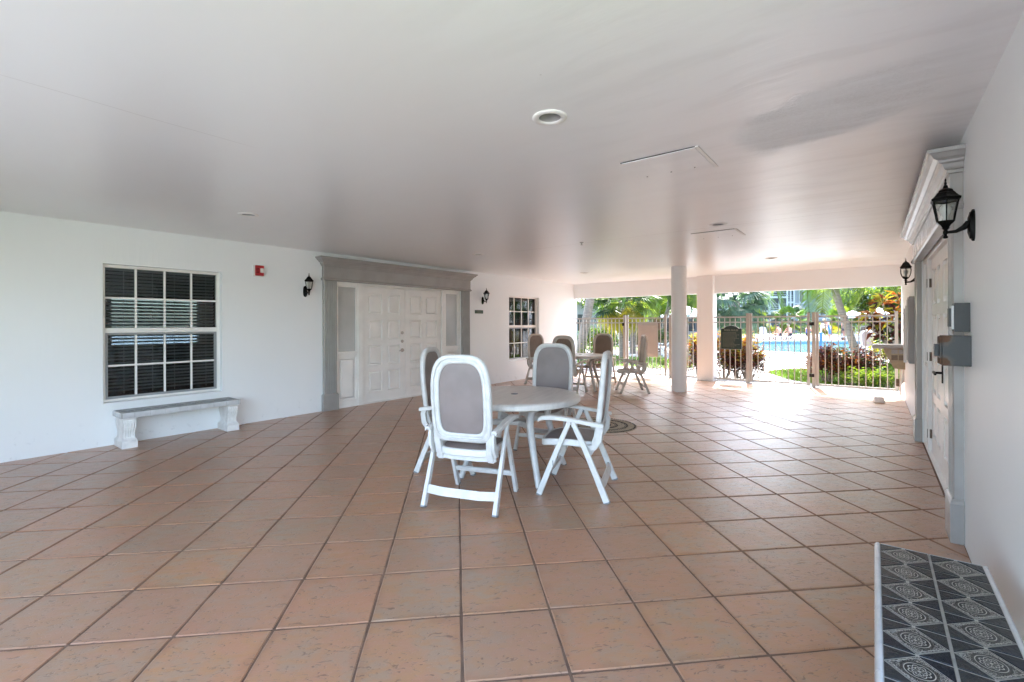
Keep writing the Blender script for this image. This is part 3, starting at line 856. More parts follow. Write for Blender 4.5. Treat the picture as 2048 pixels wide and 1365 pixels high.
# ---- door set, built facing +x around its own origin
def door_set(loc, rz, label, rusty):
    T = thing('doorway', loc, label, 'door', rz)
    W = 1.705
    tm, wh = M['trim'], M['white']
    for sg in (-1, 1):
        yo = sg * (W - 0.115)
        mb = MB()
        prof = [(-0.115, 0.0), (-0.115, 0.045), (-0.10, 0.052)]
        nfl = 6
        for k in range(nfl):
            a = -0.092 + k * 0.184 / nfl; w = 0.184 / nfl
            prof += [(a + .003, 0.052), (a + w * .3, 0.040), (a + w * .5, 0.037), (a + w * .7, 0.040), (a + w - .003, 0.052)]
        prof += [(0.10, 0.052), (0.115, 0.045), (0.115, 0.0)]
        mb.rings([[(d, yo + y, z) for y, d in prof] for z in (0.275, 2.10)])
        pl = mb.build('pilaster', tm, T, smooth=20)
        mb = MB(); mb.rings([[(d, yo + y, z) for y, d in ((-k, 0), (-k, e), (k, e), (k, 0))] for z, k, e in ((0, .135, .068), (.245, .135, .068), (.262, .128, .062), (.275, .118, .055))])
        mb.build('plinth', tm, pl, smooth=0, bevel=0.004)
    mb = MB(); mb.box(0, 0.062, -W - 0.005, W + 0.005, 2.135, 2.315)
    en = mb.build('frieze', tm, T, smooth=0, bevel=0.003)
    H = W + 0.005
    def mould(prof, name):
        """profile of (overhang, z) returned round the three free sides"""
        mb = MB()
        loops = []
        for o_, z in prof:
            loops.append([(0.0, -H - o_, z), (0.062 + o_, -H - o_, z), (0.062 + o_, H + o_, z), (0.0, H + o_, z)])
        mb.rings(loops)
        mb.build(name, tm, en, smooth=0, bevel=0.002)
    mould([(0.0, 2.088), (0.004, 2.088), (0.018, 2.098), (0.022, 2.115), (0.010, 2.120), (0.004, 2.135)], 'architrave')
    mould([(0.001, 2.315), (0.012, 2.317), (0.014, 2.334), (0.026, 2.338), (0.034, 2.354), (0.040, 2.372), (0.056, 2.378), (0.060, 2.392),
           (0.082, 2.404), (0.096, 2.424), (0.102, 2.430), (0.112, 2.432), (0.114, 2.455), (0.001, 2.456)], 'cornice')
    # frame
    mb = MB()
    d0, d1 = -0.11, -0.012
    for a, b in ((-1.47, -1.43), (1.43, 1.47), (-1.035, -0.935), (0.935, 1.035)):
        mb.box(d0, d1, a, b, 0.0, 2.13)
    for a, b in ((-1.43, -1.035), (-0.935, 0.935), (1.035, 1.43)):
        mb.box(d0, d1 - .002, a, b, 2.05, 2.13)
    mb.box(-0.12, -0.01, -1.43, 1.43, -0.005, 0.012)
    fr = mb.build('frame', wh, T, smooth=0, bevel=0.004)
    # side lights
    for sg in (-1, 1):
        a, b = sorted((sg * 1.035, sg * 1.43))
        mb = MB()
        mb.box(-0.085, -0.035, a, a + 0.03, 0.012, 2.05); mb.box(-0.085, -0.035, b - 0.03, b, 0.012, 2.05)
        mb.box(-0.085, -0.035, a + .03, b - .03, 0.012, 0.11); mb.box(-0.085, -0.035, a + .03, b - .03, 0.83, 0.93)
        mb.box(-0.085, -0.020, a + .002, b - .002, 0.885, 0.925)
        mb.box(-0.085, -0.035, a + .03, b - .03, 2.01, 2.05)
        mb.box(-0.085, -0.058, a + .03, b - .03, 0.11, 0.83)
        sl = mb.build('sidelight', wh, T, smooth=0, bevel=0.003)
        mb = MB(); mb.box(-0.068, -0.060, a + .03, b - .03, 0.93, 2.01)
        mb.build('pane', M['frost'], sl, smooth=0)
        mb = MB(); mb.rings([[(d, y, z) for y, z in ((a + .03 + k, .11 + k), (b - .03 - k, .11 + k), (b - .03 - k, .83 - k), (a + .03 + k, .83 - k))] for d, k in ((-0.058, .035), (-0.058, .04), (-0.042, .055))])
        mb.build('panel', wh, sl, smooth=0)
    # two leaves
    rows = [(0.19, 0.56), (0.655, 1.015), (1.11, 1.46), (1.565, 1.925)]
    cols = [(0.125, 0.415), (0.535, 0.815)]
    dep = 0.030 if rusty else 0.028
    for sg in (-1, 1):
        mb = MB(); face = -0.045
        ys = [0.004, cols[0][0], cols[0][1], cols[1][0], cols[1][1], 0.931]
        zs = [0.014] + [z for r in rows for z in r] + [2.046]
        def box(y0_, y1_, z0_, z1_, d):
            a, b = (y0_ - 0.935, y1_ - 0.935) if sg < 0 else (0.935 - y1_, 0.935 - y0_)
            mb.box(-0.09, d, a, b, z0_, z1_)
        box(ys[0], ys[1], zs[0], zs[-1], face); box(ys[2], ys[3], zs[0], zs[-1], face); box(ys[4], ys[5], zs[0], zs[-1], face)
        for k in range(5):
            for a, b in ((ys[1], ys[2]), (ys[3], ys[4])):
                box(a, b, zs[2 * k], zs[2 * k + 1], face)
        for r in rows:
            for c in cols: box(c[0], c[1], r[0], r[1], face - dep)
        leaf = mb.build('door', wh, T, smooth=0)
        for r in rows:
            for c in cols:
                a, b = (c[0] - 0.935, c[1] - 0.935) if sg < 0 else (0.935 - c[1], 0.935 - c[0])
                pm = MB(); g = face - dep
                pm.rings([[(g + d, y, z) for y, z in ((a + k, r[0] + k), (b - k, r[0] + k), (b - k, r[1] - k), (a + k, r[1] - k))] for d, k in ((0.0002, 0.0), (0.010, 0.002), (0.002, 0.016), (0.002, 0.026), (dep - 0.006, 0.040), (dep - 0.004, 0.044))])
                pm.build('panel', wh, leaf, smooth=0)
        for z in (0.20, 1.02, 1.80):
            hm = MB(); y = sg * 0.934
            hm.box(face, face + 0.004, min(y, y - sg * .022), max(y, y - sg * .022), z - .045, z + .045)
            hm.tube([(face + .010, y, z - .047), (face + .010, y, z + .047)], 0.008, 8)
            if rusty: hm.box(d1 + .0005, d1 + .004, min(y, y + sg * .026), max(y, y + sg * .026), z - .045, z + .045)
            hm.build('hinge', M['rusthinge'] if rusty else M['white'], leaf, smooth=35)
        if sg == (-1 if not rusty else 1):
            hy = -0.072 if not rusty else 0.072
            if not rusty:
                for z in (1.224, 1.065):
                    k = MB(); k.tube([(face, hy, z), (face + .012, hy, z)], 0.030, 20); k.tube([(face + .012, hy, z), (face + .022, hy, z)], 0.017, 14)
                    k.build('deadbolt', M['steel'], leaf, smooth=30)
                k = MB(); k.tube([(face, hy, .897), (face + .012, hy, .897)], 0.036, 20); k.tube([(face + .012, hy, .897), (face + .05, hy, .897)], 0.013, 12)
                k.tube([(face + .05, hy, .897), (face + .052, hy - .05, .897), (face + .048, hy - .105, .890)], [0.013, .010, .008], 10)
                k.build('handle', M['steel'], leaf, smooth=40)
            else:
                k = MB(); k.box(face, face + .008, hy - .025, hy + .025, .84, 1.00); k.tube([(face + .008, hy, .93), (face + .062, hy, .93)], .011, 10)
                k.tube([(face + .062, hy, .935), (face + .062, hy + .06, .932), (face + .060, hy + .115, .925)], [.012, .010, .009], 10)
                k.build('handle', M['black'], leaf, smooth=40)
    return T


door_set((XL, DL, 0), 0, 'white double door with grey fluted surround on the left wall beside the window', False)
door_set((XR, DR, 0), pi, 'white double door with rusty hinges and grey surround on the right wall', True)

# sheet behind doors so that no light leaks in
mb = MB(); mb.box(XR + 0.13, XR + 0.199, DR - 1.469, DR + 1.469, -0.005, 2.129)
mb.build('backing', M['interior'], wall_r, smooth=0)
mb = MB(); mb.box(XL - 0.199, XL - 0.13, DL - 1.469, DL + 1.469, -0.005, 2.129)
mb.build('backing', M['interior'], wall_l, smooth=0)

# ---- ceiling fittings
LAB = {(-1.43, 2.21): 'recessed ceiling light nearest the camera with a wide white trim ring',
       (-1.43, 5.8): 'recessed ceiling light just in front of the farther access hatch',
       (-1.43, 9.4): 'recessed ceiling light near the beam on the right side',
       (-5.17, 2.21): 'recessed ceiling light above the area in front of the large left window',
       (-5.17, 5.8): 'recessed ceiling light near the grey cornice of the left double door',
       (-5.17, 9.4): 'recessed ceiling light near the beam on the left side'}
lt = None
for (x, y) in LIGHTS:
    if lt is None:
        lt = thing('recessed_light', (x, y, ZC), LAB[(x, y)], 'ceiling light', 0, 'recessed ceiling lights')
        mb = MB(); mb.lathe([(0.062, 0.002), (0.062, -0.006), (0.072, -0.011), (0.092, -0.008), (0.097, -0.002), (0.097, 0.0)], (0, 0, 0), 40, cap=False)
        mb.build('trim_ring', M['white'], lt, smooth=50)
        mb = MB(); mb.lathe([(0.061, 0.0), (0.0605, 0.03), (0.056, 0.05), (0.05, 0.06), (0.049, 0.09), (0.001, 0.095)], (0, 0, 0), 32, cap=False)
        mb.build('can', paint('grey_reflector', (0.40, 0.38, 0.36), 0.3), lt, smooth=50)
        mb = MB(); mb.lathe([(0.048, 0.058), (0.03, 0.050), (0.001, 0.047)], (0, 0, 0), 28, cap=False)
        mb.build('lens', M['lens'] if 'lens' in M else paint('tan_lamp_lens', (0.22, 0.17, 0.13), 0.3), lt, smooth=50)
    else:
        copy_tree(lt, (x, y, ZC), 0, LAB[(x, y)])


def hatch(x0, x1, y0, y1, label):
    T = thing('access_hatch', ((x0 + x1) / 2, (y0 + y1) / 2, ZC), label, 'access hatch', 0, 'ceiling access hatches')
    w, h = (x1 - x0) / 2, (y1 - y0) / 2
    mb = MB(); mb.box(-w, w, -h, h, -0.003, 0.0)
    mb.build('gap', M['dark'], T, smooth=0)  # black plate stands in for the shade inside the hatch gap
    mb = MB()
    mb.box(-w + .005, w - .012, -h + .010, h - .004, -0.008, -0.0015)
    mb.build('hatch_panel', M['ceiling'], T, smooth=0, bevel=0.001)
    mb = MB(); mb.box(w - .008, w + .014, -h - .002, h + .01, -0.008, -0.0005)
    mb.build('stop_bead', M['white'], T, smooth=0)
    for sx in (-.8, -.1, .55):
        k = MB(); k.tube([(w * sx, h * .55, -.0145), (w * sx, h * .55, -.0165)], .006, 10); k.build('screw', M['bronze'], T)
    return T


hatch(-1.44, -0.91, 3.15, 3.64, 'square ceiling hatch with a dark open edge, nearer of the two')
hatch(-1.86, -1.33, 6.19, 6.70, 'square ceiling hatch beyond the second recessed light, farther of the two')
mb = MB(); mb.lathe([(0.028, 0), (0.028, -0.006), (0.012, -0.010), (0.010, -0.035), (0.016, -0.037), (0.016, -0.041), (0.001, -0.041)], (-3.272, 5.87, ZC), 18, cap=False)
tag(mb.build('sprinkler_head', M['steel'], smooth=40), 'small brass sprinkler head hanging from the middle of the ceiling', 'sprinkler')

# ================================================================== FLOOR MEDALLION
med = thing('floor_medallion', (-2.952, 5.80, 0), 'round pebble mosaic medallion set in the tiles behind the chairs', 'mosaic')
mb = MB(); mb.lathe([(0.485, -0.006), (0.485, 0.003), (0.480, 0.005), (0.001, 0.005)], (0, 0, 0), 64, cap=False)
mb.build('mortar_bed', paint('pale_mosaic_mortar', (0.42, 0.36, 0.27), 0.7, 0.1, 18, 0.4, 90), med, smooth=30)
pb_ = MB(); mr = random.Random(5)
def pebble(r, a, L_, W_, rot, mm):
    cx, cy = r * cos(a), r * sin(a); ux, uy = cos(a + rot), sin(a + rot)
    n = 7; lo, hi = [], []
    for k in range(n):
        t_ = 2 * pi * k / n; p = L_ * cos(t_) / 2; q = W_ * sin(t_) / 2
        lo.append((cx + p * ux - q * uy, cy + p * uy + q * ux, .004)); hi.append((cx + (p * ux - q * uy) * .7, cy + (p * uy + q * ux) * .7, .010))
    pb_.rings([lo, hi], mm)
for r, L_, W_, rot, mm, gap in ((0.46, .040, .014, .7, 0, .030), (0.435, .028, .015, 1.5, 1, .032), (0.39, .030, .018, 1.5, 1, .036), (0.355, .034, .012, -.7, 0, .030), (0.33, .026, .012, 1.57, 0, .030),
                             (0.29, .026, .017, 1.5, 1, .032), (0.255, .026, .017, 1.5, 1, .032), (0.225, .030, .012, .7, 0, .027), (0.20, .022, .012, 1.57, 0, .026), (0.165, .022, .015, 1.5, 1, .028),
                             (0.135, .024, .011, -.7, 0, .024), (0.105, .020, .014, 1.5, 1, .026), (0.075, .022, .011, .6, 0, .024), (0.045, .018, .012, 1.5, 0, .024), (0.015, .016, .012, 0, 1, .03)):
    k = max(3, int(2 * pi * r / gap))
    for i in range(k):
        pebble(r + mr.uniform(-.002, .002), 2 * pi * i / k + mr.uniform(-.02, .02), L_ * mr.uniform(.85, 1.1), W_ * mr.uniform(.85, 1.1), rot + mr.uniform(-.15, .15), mm)
pb_.build('pebbles', [paint('dark_pebble', (0.035, 0.028, 0.024), 0.4, 0.3, 60), paint('tan_pebble', (0.50, 0.43, 0.32), 0.5, 0.2, 60)], med, smooth=50, kind='stuff')


# ================================================================== FURNITURE
def back_outline(hw, z0, z1, n=56, e_top=4.0, e_bot=7.5):
    zc, hh = (z0 + z1) / 2, (z1 - z0) / 2; out = []
    for k in range(n):
        a = 2 * pi * k / n; c, s = cos(a), sin(a); e = e_top if s > 0 else e_bot
        x = math.copysign(abs(c) ** (2 / e), c); z = math.copysign(abs(s) ** (2 / e), s)
        taper = 1 - (0.10 if z > 0 else 0.045) * z * z
        out.append((x * hw * taper, zc + z * hh))
    return out


def yb(z):
    s = (z - .36) / .80
    return -0.155 - 0.085 * s - 0.018 * sin(pi * min(max(s, 0), 1)) + (0.03 * (max(0, .15 - s) / .15) ** 2)


def make_chair(loc, rz, label, group, resin, sling):
    T = thing('folding_chair', loc, label, 'chair', rz, group)
    Z0, Z1, HW = 0.495, 1.155, 0.247
    # moulded frame of the back, closed section swept round the outline
    sec = [(0.000, 0.006), (0.006, 0.016), (0.020, 0.019), (0.040, 0.013), (0.046, 0.004), (0.050, 0.000),
           (0.060, 0.000), (0.067, -0.004), (0.065, -0.013), (0.054, -0.019), (0.044, -0.017), (0.039, -0.009), (0.032, -0.010), (0.027, -0.026), (0.010, -0.026), (0.001, -0.016)]
    mb = MB(); rs = []
    for ins_, d in sec:
        rs.append([(x, yb(z) + d, z) for x, z in back_outline(HW - ins_, Z0 + ins_, Z1 - ins_)])
    rs.append(rs[0])
    mb.rings(rs, cap=False)
    mb.build('back_frame', resin, T, smooth=50)
    # sling: shallow curved sheet
    mb = MB(); ol = back_outline(HW - .047, Z0 + .047, Z1 - .047)
    rings_ = []
    zc = (Z0 + Z1) / 2
    for f in (1.0, .8, .6, .4, .2, .02):
        rings_.append([(x * f, yb(zc + (z - zc) * f) + 0.0045 - 0.012 * (1 - f * f), zc + (z - zc) * f) for x, z in ol])
    back_ = [[(x, y - 0.003, z) for x, y, z in r] for r in rings_]
    mb.rings(rings_, cap=True); mb.rings(back_, cap=True)
    mb.build('back_sling', sling, T, smooth=60)
    # posts that carry the back, and the bottom bar
    mb = MB()
    for s in (-1, 1):
        mb.sweep([(s * .208, yb(.36) + .0, .355), (s * .210, yb(.42) - .004, .42), (s * .213, yb(.50) - .004, .50), (s * .226, yb(.60) - .002, .60)], (1, 0, 0), [.052, .052, .048, .03], [.050, .046, .036, .026])
        mb.sweep([(s * .262, -.190, .600), (s * .258, -.215, .55), (s * .258, -.205, .47), (s * .256, -.17, .415), (s * .250, -.12, .405)], (1, 0, 0), .022, [.036, .048, .050, .046, .04])
    mb.sweep([(-.244, yb(.37), .378), (-.1, yb(.37) - .006, .370), (.1, yb(.37) - .006, .370), (.244, yb(.37), .378)], (0, 0, 1), .052, .030)
    mb.build('back_support', resin, T, smooth=40)
    # seat
    def seat_ol(i):
        pts = []
        for k in range(40):
            a = 2 * pi * k / 40; c, s = cos(a), sin(a); e = 4.2
            pts.append((math.copysign(abs(c) ** (2 / e), c) * (.236 - i), .045 + math.copysign(abs(s) ** (2 / e), s) * (.242 - i)))
        return pts
    def zs(y): return 0.432 + 0.018 * sin((y + .2) / .48 * pi) - 0.10 * max(0, (y - .2)) ** 1.2 * 2
    mb = MB(); rs = []
    for i, d in ((0, -.038), (0, .0), (.006, .008), (.020, .008), (.030, .0), (.034, -.01), (.030, -.030), (.020, -.042), (.006, -.044)):
        rs.append([(x, y, zs(y) + d) for x, y in seat_ol(i)])
    rs.append(rs[0]); mb.rings(rs, cap=False)
    mb.build('seat_frame', resin, T, smooth=50)
    mb = MB(); rs = []
    for f in (1.0, .8, .6, .4, .2, .02):
        rs.append([(x * f, .045 + (y - .045) * f, zs(.045 + (y - .045) * f) + 0.004 + .012 * (1 - f * f)) for x, y in seat_ol(.026)])
    mb.rings(rs, cap=True)
    mb.rings([[(x, y, z - .004) for x, y, z in r] for r in rs], cap=True)
    mb.build('seat_sling', sling, T, smooth=60)
    for s in (-1, 1):
        # arm with a turned-down outer lip
        mb = MB(); pts = []
        path = [(-.245, .592), (-.18, .600), (-.05, .618), (.08, .634), (.18, .638), (.25, .628), (.275, .612)]
        wd = [.040, .046, .050, .056, .060, .056, .040]
        rs = []
        for (y, z), w in zip(path, wd):
            x = s * .272; a = w / 2
            prof = [(a, .004), (a - .006, .012), (-a + .006, .013), (-a, .006), (-a, -.012), (-a + .007, -.014), (-a + .010, -.004), (a - .012, -.005), (a - .008, -.020), (a, -.018)]
            rs.append([(x + s * px_, y, z + pz_) for px_, pz_ in prof])
        mb.rings(rs); mb.build('armrest', resin, T, smooth=35)
        # front and rear legs crossing under the arm
        mb = MB(); mb.sweep([(s * .262, .020, .612), (s * .262, .100, .430), (s * .262, .190, .215), (s * .264, .272, .010)], (1, 0, 0), [.024, .026, .028, .030], [.036, .040, .044, .046])
        mb.sweep([(s * .264, .2705, .012), (s * .264, .2755, .000)], (1, 0, 0), .033, .048, 1)
        mb.box(s * .262 - .0155, s * .262 + .0155, .152, .158, .25, .29, 1)
        mb.build('front_leg', [resin, M['cap']], T, smooth=35)
        mb = MB(); mb.sweep([(s * .292, -.010, .606), (s * .290, -.095, .430), (s * .289, -.190, .205), (s * .289, -.270, .010)], (1, 0, 0), [.024, .026, .030, .034], [.036, .042, .046, .050])
        mb.sweep([(s * .289, -.269, .012), (s * .289, -.274, .000)], (1, 0, 0), .037, .052, 1)
        mb.build('rear_leg', [resin, M['cap']], T, smooth=35)
    mb = MB(); mb.sweep([(-.252, .212, .165), (.252, .212, .165)], (0, -.37, .93), .040, .022); mb.build('stretcher', resin, T, smooth=35)
    mb = MB(); mb.sweep([(-.276, -.225, .128), (-.15, -.232, .120), (.15, -.232, .120), (.276, -.225, .128)], (0, .37, .93), .064, .016); mb.build('stretcher', resin, T, smooth=35)
    for s in (-1, 1):
        mb = MB(); mb.tube([(s * .255, .004, .598), (s * .275, .004, .598)], .011, 10); mb.build('pivot', M['cap'], T)
    return T


def face(fx, fy): return math.atan2(fy, fx) - pi / 2


def place(fx, fy, mx, my):
    """chair centre from the mid point between its rear feet and its facing direction"""
    l = math.hypot(fx, fy); fx, fy = fx / l, fy / l
    return (mx + fx * .27, my + fy * .27, 0), face(fx, fy)


G1 = 'chairs around the nearer round table'
G2 = 'chairs around the farther round table'
l, r = place(-.316, .949, -2.42, 2.49)
chA = make_chair(l, r, 'white folding chair with its back to the camera at the nearer table', G1, M['resin'], M['sling'])
l, r = place(-.94, -.33, -1.72, 3.565)
copy_tree(chA, l, r, 'white folding chair in side view on the right of the nearer table')
l, r = place(.24, -.97, -2.97, 4.66)
copy_tree(chA, l, r, 'white folding chair behind the nearer table facing the camera')
l, r = place(.90, .43, -3.50, 3.18)
copy_tree(chA, l, r, 'white folding chair half hidden on the left of the nearer table')
l, r = place(.97, -.26, -6.26, 9.0)
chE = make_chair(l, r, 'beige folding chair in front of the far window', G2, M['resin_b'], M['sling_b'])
l, r = place(-.1, 1, -4.80, 7.85)
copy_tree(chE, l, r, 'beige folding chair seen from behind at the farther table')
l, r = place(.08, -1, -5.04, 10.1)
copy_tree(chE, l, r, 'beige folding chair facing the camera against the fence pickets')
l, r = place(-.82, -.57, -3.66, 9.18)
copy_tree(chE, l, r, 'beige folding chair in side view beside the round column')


def make_table(loc, rz, label, group, resin, top):
    T = thing('round_table', loc, label, 'table', rz, group)
    mb = MB()
    mb.lathe([(0.030, 0.700), (0.030, 0.722), (0.030, 0.724), (0.55, 0.726), (0.592, 0.724), (0.606, 0.716), (0.611, 0.704), (0.611, 0.676), (0.604, 0.670), (0.585, 0.672), (0.580, 0.700), (0.030, 0.700)], (0, 0, 0), 72, cap=False)
    me = mb.build('tabletop', top, T, smooth=40)
    mb = MB(); mb.lathe([(0.026, 0.705), (0.0305, 0.7255), (0.034, 0.7275), (0.034, 0.724)], (0, 0, 0), 24, cap=False); mb.build('umbrella_hole', M['cap'], T)
    mb = MB(); mb.lathe([(0.012, .45), (0.11, .455), (.12, .47), (.12, .49), (.012, .495)], (0, 0, 0), 16, cap=False); mb.build('hub', resin, T, smooth=40)
    for k in range(4):
        a = pi / 4 + k * pi / 2; c, s = cos(a), sin(a)
        prof = [(.50, .672), (.44, .655), (.385, .62), (.352, .57), (.345, .50), (.362, .42), (.405, .30), (.455, .17), (.505, .05), (.523, .008)]
        mb = MB(); mb.sweep([(c * r_, s * r_, z) for r_, z in prof], (-s, c, 0), [.052, .056, .06, .062, .062, .060, .056, .052, .05, .05], [.05, .056, .058, .058, .056, .054, .05, .048, .046, .046], bev=.5)
        mb.sweep([(c * .11, s * .11, .475), (c * .345, s * .345, .485)], (0, 0, 1), .05, .022)
        mb.lathe([(.001, 0), (.026, 0), (.028, .010), (.02, .012)], (c * .523, s * .523, 0), 12, 1, cap=False)
        mb.build('leg', [resin, M['cap']], T, smooth=50)
    return T


tb = make_table((-2.668, 3.50, 0), radians(-36 - 45 + 6), 'round white resin table with a warm grey top, nearer of the two', 'round resin tables', M['resin'], M['top_w'])
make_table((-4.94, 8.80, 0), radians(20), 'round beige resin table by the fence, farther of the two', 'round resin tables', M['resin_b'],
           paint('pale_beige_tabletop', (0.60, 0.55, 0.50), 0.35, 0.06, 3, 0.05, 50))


# ---- tiled benches
def make_bench(loc, rz, label):
    T = thing('bench', loc, label, 'bench', rz, 'tiled concrete benches')
    L_, Wd, H = 1.245, 0.362, 0.40
    hl, hw = L_ / 2, Wd / 2
    mb = MB(); mb.box(-hw + .008, hw - .008, -hl + .008, hl - .008, H - .058, H - .0022)
    slab = mb.build('slab', M['cream'], T, smooth=0)
    ts = .1570; pitch = .1650; ys = hl - .016
    cols = (-.083, .083)
    # shared square tile: rosette diamond and four glazed corners
    def tile_piece(mats_tri, half=False):
        mb = MB(); h = ts / 2; g = .0022; zt, zb = .0, -.006
        d = h - .002
        dia = [(0, -d), (d, 0), (0, d), (-d, 0)]
        if not half:
            mb.rings([[(x, y, zb) for x, y in dia], [(x * 1.0, y * 1.0, zt - .0008) for x, y in dia], [(x * .985, y * .985, zt) for x, y in dia]], 2)
        else:
            dh = [(0, -d), (d, 0), (-d, 0)]
            mb.rings([[(x, y, zb) for x, y in dh], [(x, y, zt) for x, y in dh]], 2)
        for k, (sx, sy) in enumerate(((1, 1), (-1, 1), (-1, -1), (1, -1))):
            if half and sy > 0: continue
            o = .0030
            tri = [(sx * h, sy * (o + .001)), (sx * h, sy * h), (sx * (o + .001), sy * h)]
            tri = [(x, y) for x, y in tri]
            cx, cy = sum(p[0] for p in tri) / 3, sum(p[1] for p in tri) / 3
            inn = [(x + (cx - x) * .04, y + (cy - y) * .04) for x, y in tri]
            mb.rings([[(x, y, zb) for x, y in tri], [(x, y, zt - .0012) for x, y in tri], [(x, y, zt + .0004) for x, y in inn]], mats_tri[k])
        return mb
    cand = [tile_piece((0, 1, 0, 1)), tile_piece((1, 1, 0, 0)), tile_piece((0, 0, 1, 1))]
    meshes = []
    for c in cand:
        o = c.build('bench_tile', [M['slate'], M['slate2'], M['rosette']], smooth=0); meshes.append(o.data); bpy.data.objects.remove(o)
    hm = tile_piece((0, 1, 0, 1), True).build('bench_tile', [M['slate'], M['slate2'], M['rosette']], smooth=0); hmesh = hm.data; bpy.data.objects.remove(hm)
    br = random.Random(2)
    for x in cols:
        for k in range(7):
            link_mesh('bench_tile', br.choice(meshes), slab, (x, ys - ts / 2 - k * pitch, H), (0, 0, br.choice((0, pi / 2, pi, -pi / 2))))
        link_mesh('bench_tile', hmesh, slab, (x, -hl + .018, H - .0005), (0, 0, pi))
    # bullnose trim pieces round the edge
    def nose(a, b, side, pos):
        mb = MB(); prof = [(-.020, -.060), (-.001, -.060), (.002, -.054), (.002, -.016), (-.001, -.006), (-.006, -.001), (-.012, .001), (-.018, -.002), (-.020, -.008)]
        if side in ('x+', 'x-'):
            s = 1 if side == 'x+' else -1
            mb.rings([[(pos + s * p, y, H + q) for p, q in prof] for y in (a, b)])
        else:
            s = 1 if side == 'y+' else -1
            mb.rings([[(x, pos + s * p, H + q) for p, q in prof] for x in (a, b)])
        mb.build('trim_tile', M['trimtile'], slab, smooth=50)
    y = hl - .004; seq = [.030, .145, .145, .145, .145, .075, .145, .145, .145, .11]
    for q in seq:
        a = max(y - q, -hl + .004)
        for sd, pos in (('x+', hw), ('x-', -hw)): nose(a + .0025, y, sd, pos)
        y -= q
    for sd, pos in (('y+', hl), ('y-', -hl)):
        for a, b in ((-hw + .022, -.002), (.002, hw - .022)): nose(a, b, sd, pos - .0 if sd == 'y+' else pos)
    # grout line between the two tile columns
    mb = MB(); mb.box(-.0035, .0035, -hl + .02, hl - .02, H - .006, H - .0012); mb.build('joint', M['cream'], slab, smooth=0)
    # scrolled legs
    for sy in (-1, 1):
        mb = MB(); rs = []
        zz = [0, .075, .080, .09, .105, .13, .16, .19, .22, .25, .28, .30, .315, .322, .342]
        xe = [.160, .160, .156, .136, .118, .110, .110, .120, .137, .151, .154, .147, .136, .155, .158]
        we = [.072, .072, .070, .062, .058, .056, .055, .056, .058, .060, .060, .060, .060, .068, .068]
        for z, xo, w in zip(zz, xe, we):
            fl = .0065 if .10 < z < .312 else 0.0
            ring = []
            nf = 22
            for k in range(nf + 1):
                yy = -w + 2 * w * k / nf; ring.append((xo - .004 * (abs(yy) / w) ** 4 - fl * (0.5 - 0.5 * cos(2 * pi * (k / nf) * 5.0)), sy * (hl - .085) + yy, z))
            for k in range(nf + 1):
                yy = w - 2 * w * k / nf; ring.append((-xo + .004 * (abs(yy) / w) ** 4 + fl * (0.5 - 0.5 * cos(2 * pi * (k / nf) * 5.0)), sy * (hl - .085) + yy, z))
            rs.append(ring)
        mb.rings(rs); mb.build('leg', M['concrete'], T, smooth=38)
    return T


make_bench((0.002 + .181, 2.66 - .6225, 0), 0, 'concrete bench with slate tile top in the lower right corner')
bn = kids(bpy.data.objects['bench'])
b2 = thing('bench', (XL + .185, 2.095, 0), 'concrete bench with slate tile top below the large left window', 'bench', 0, 'tiled concrete benches')
for ch in bn:
    c = ch.copy(); COL.objects.link(c); c.parent = b2
    for gch in kids(ch):
        if gch.parent == ch:
            d = gch.copy(); COL.objects.link(d); d.parent = c


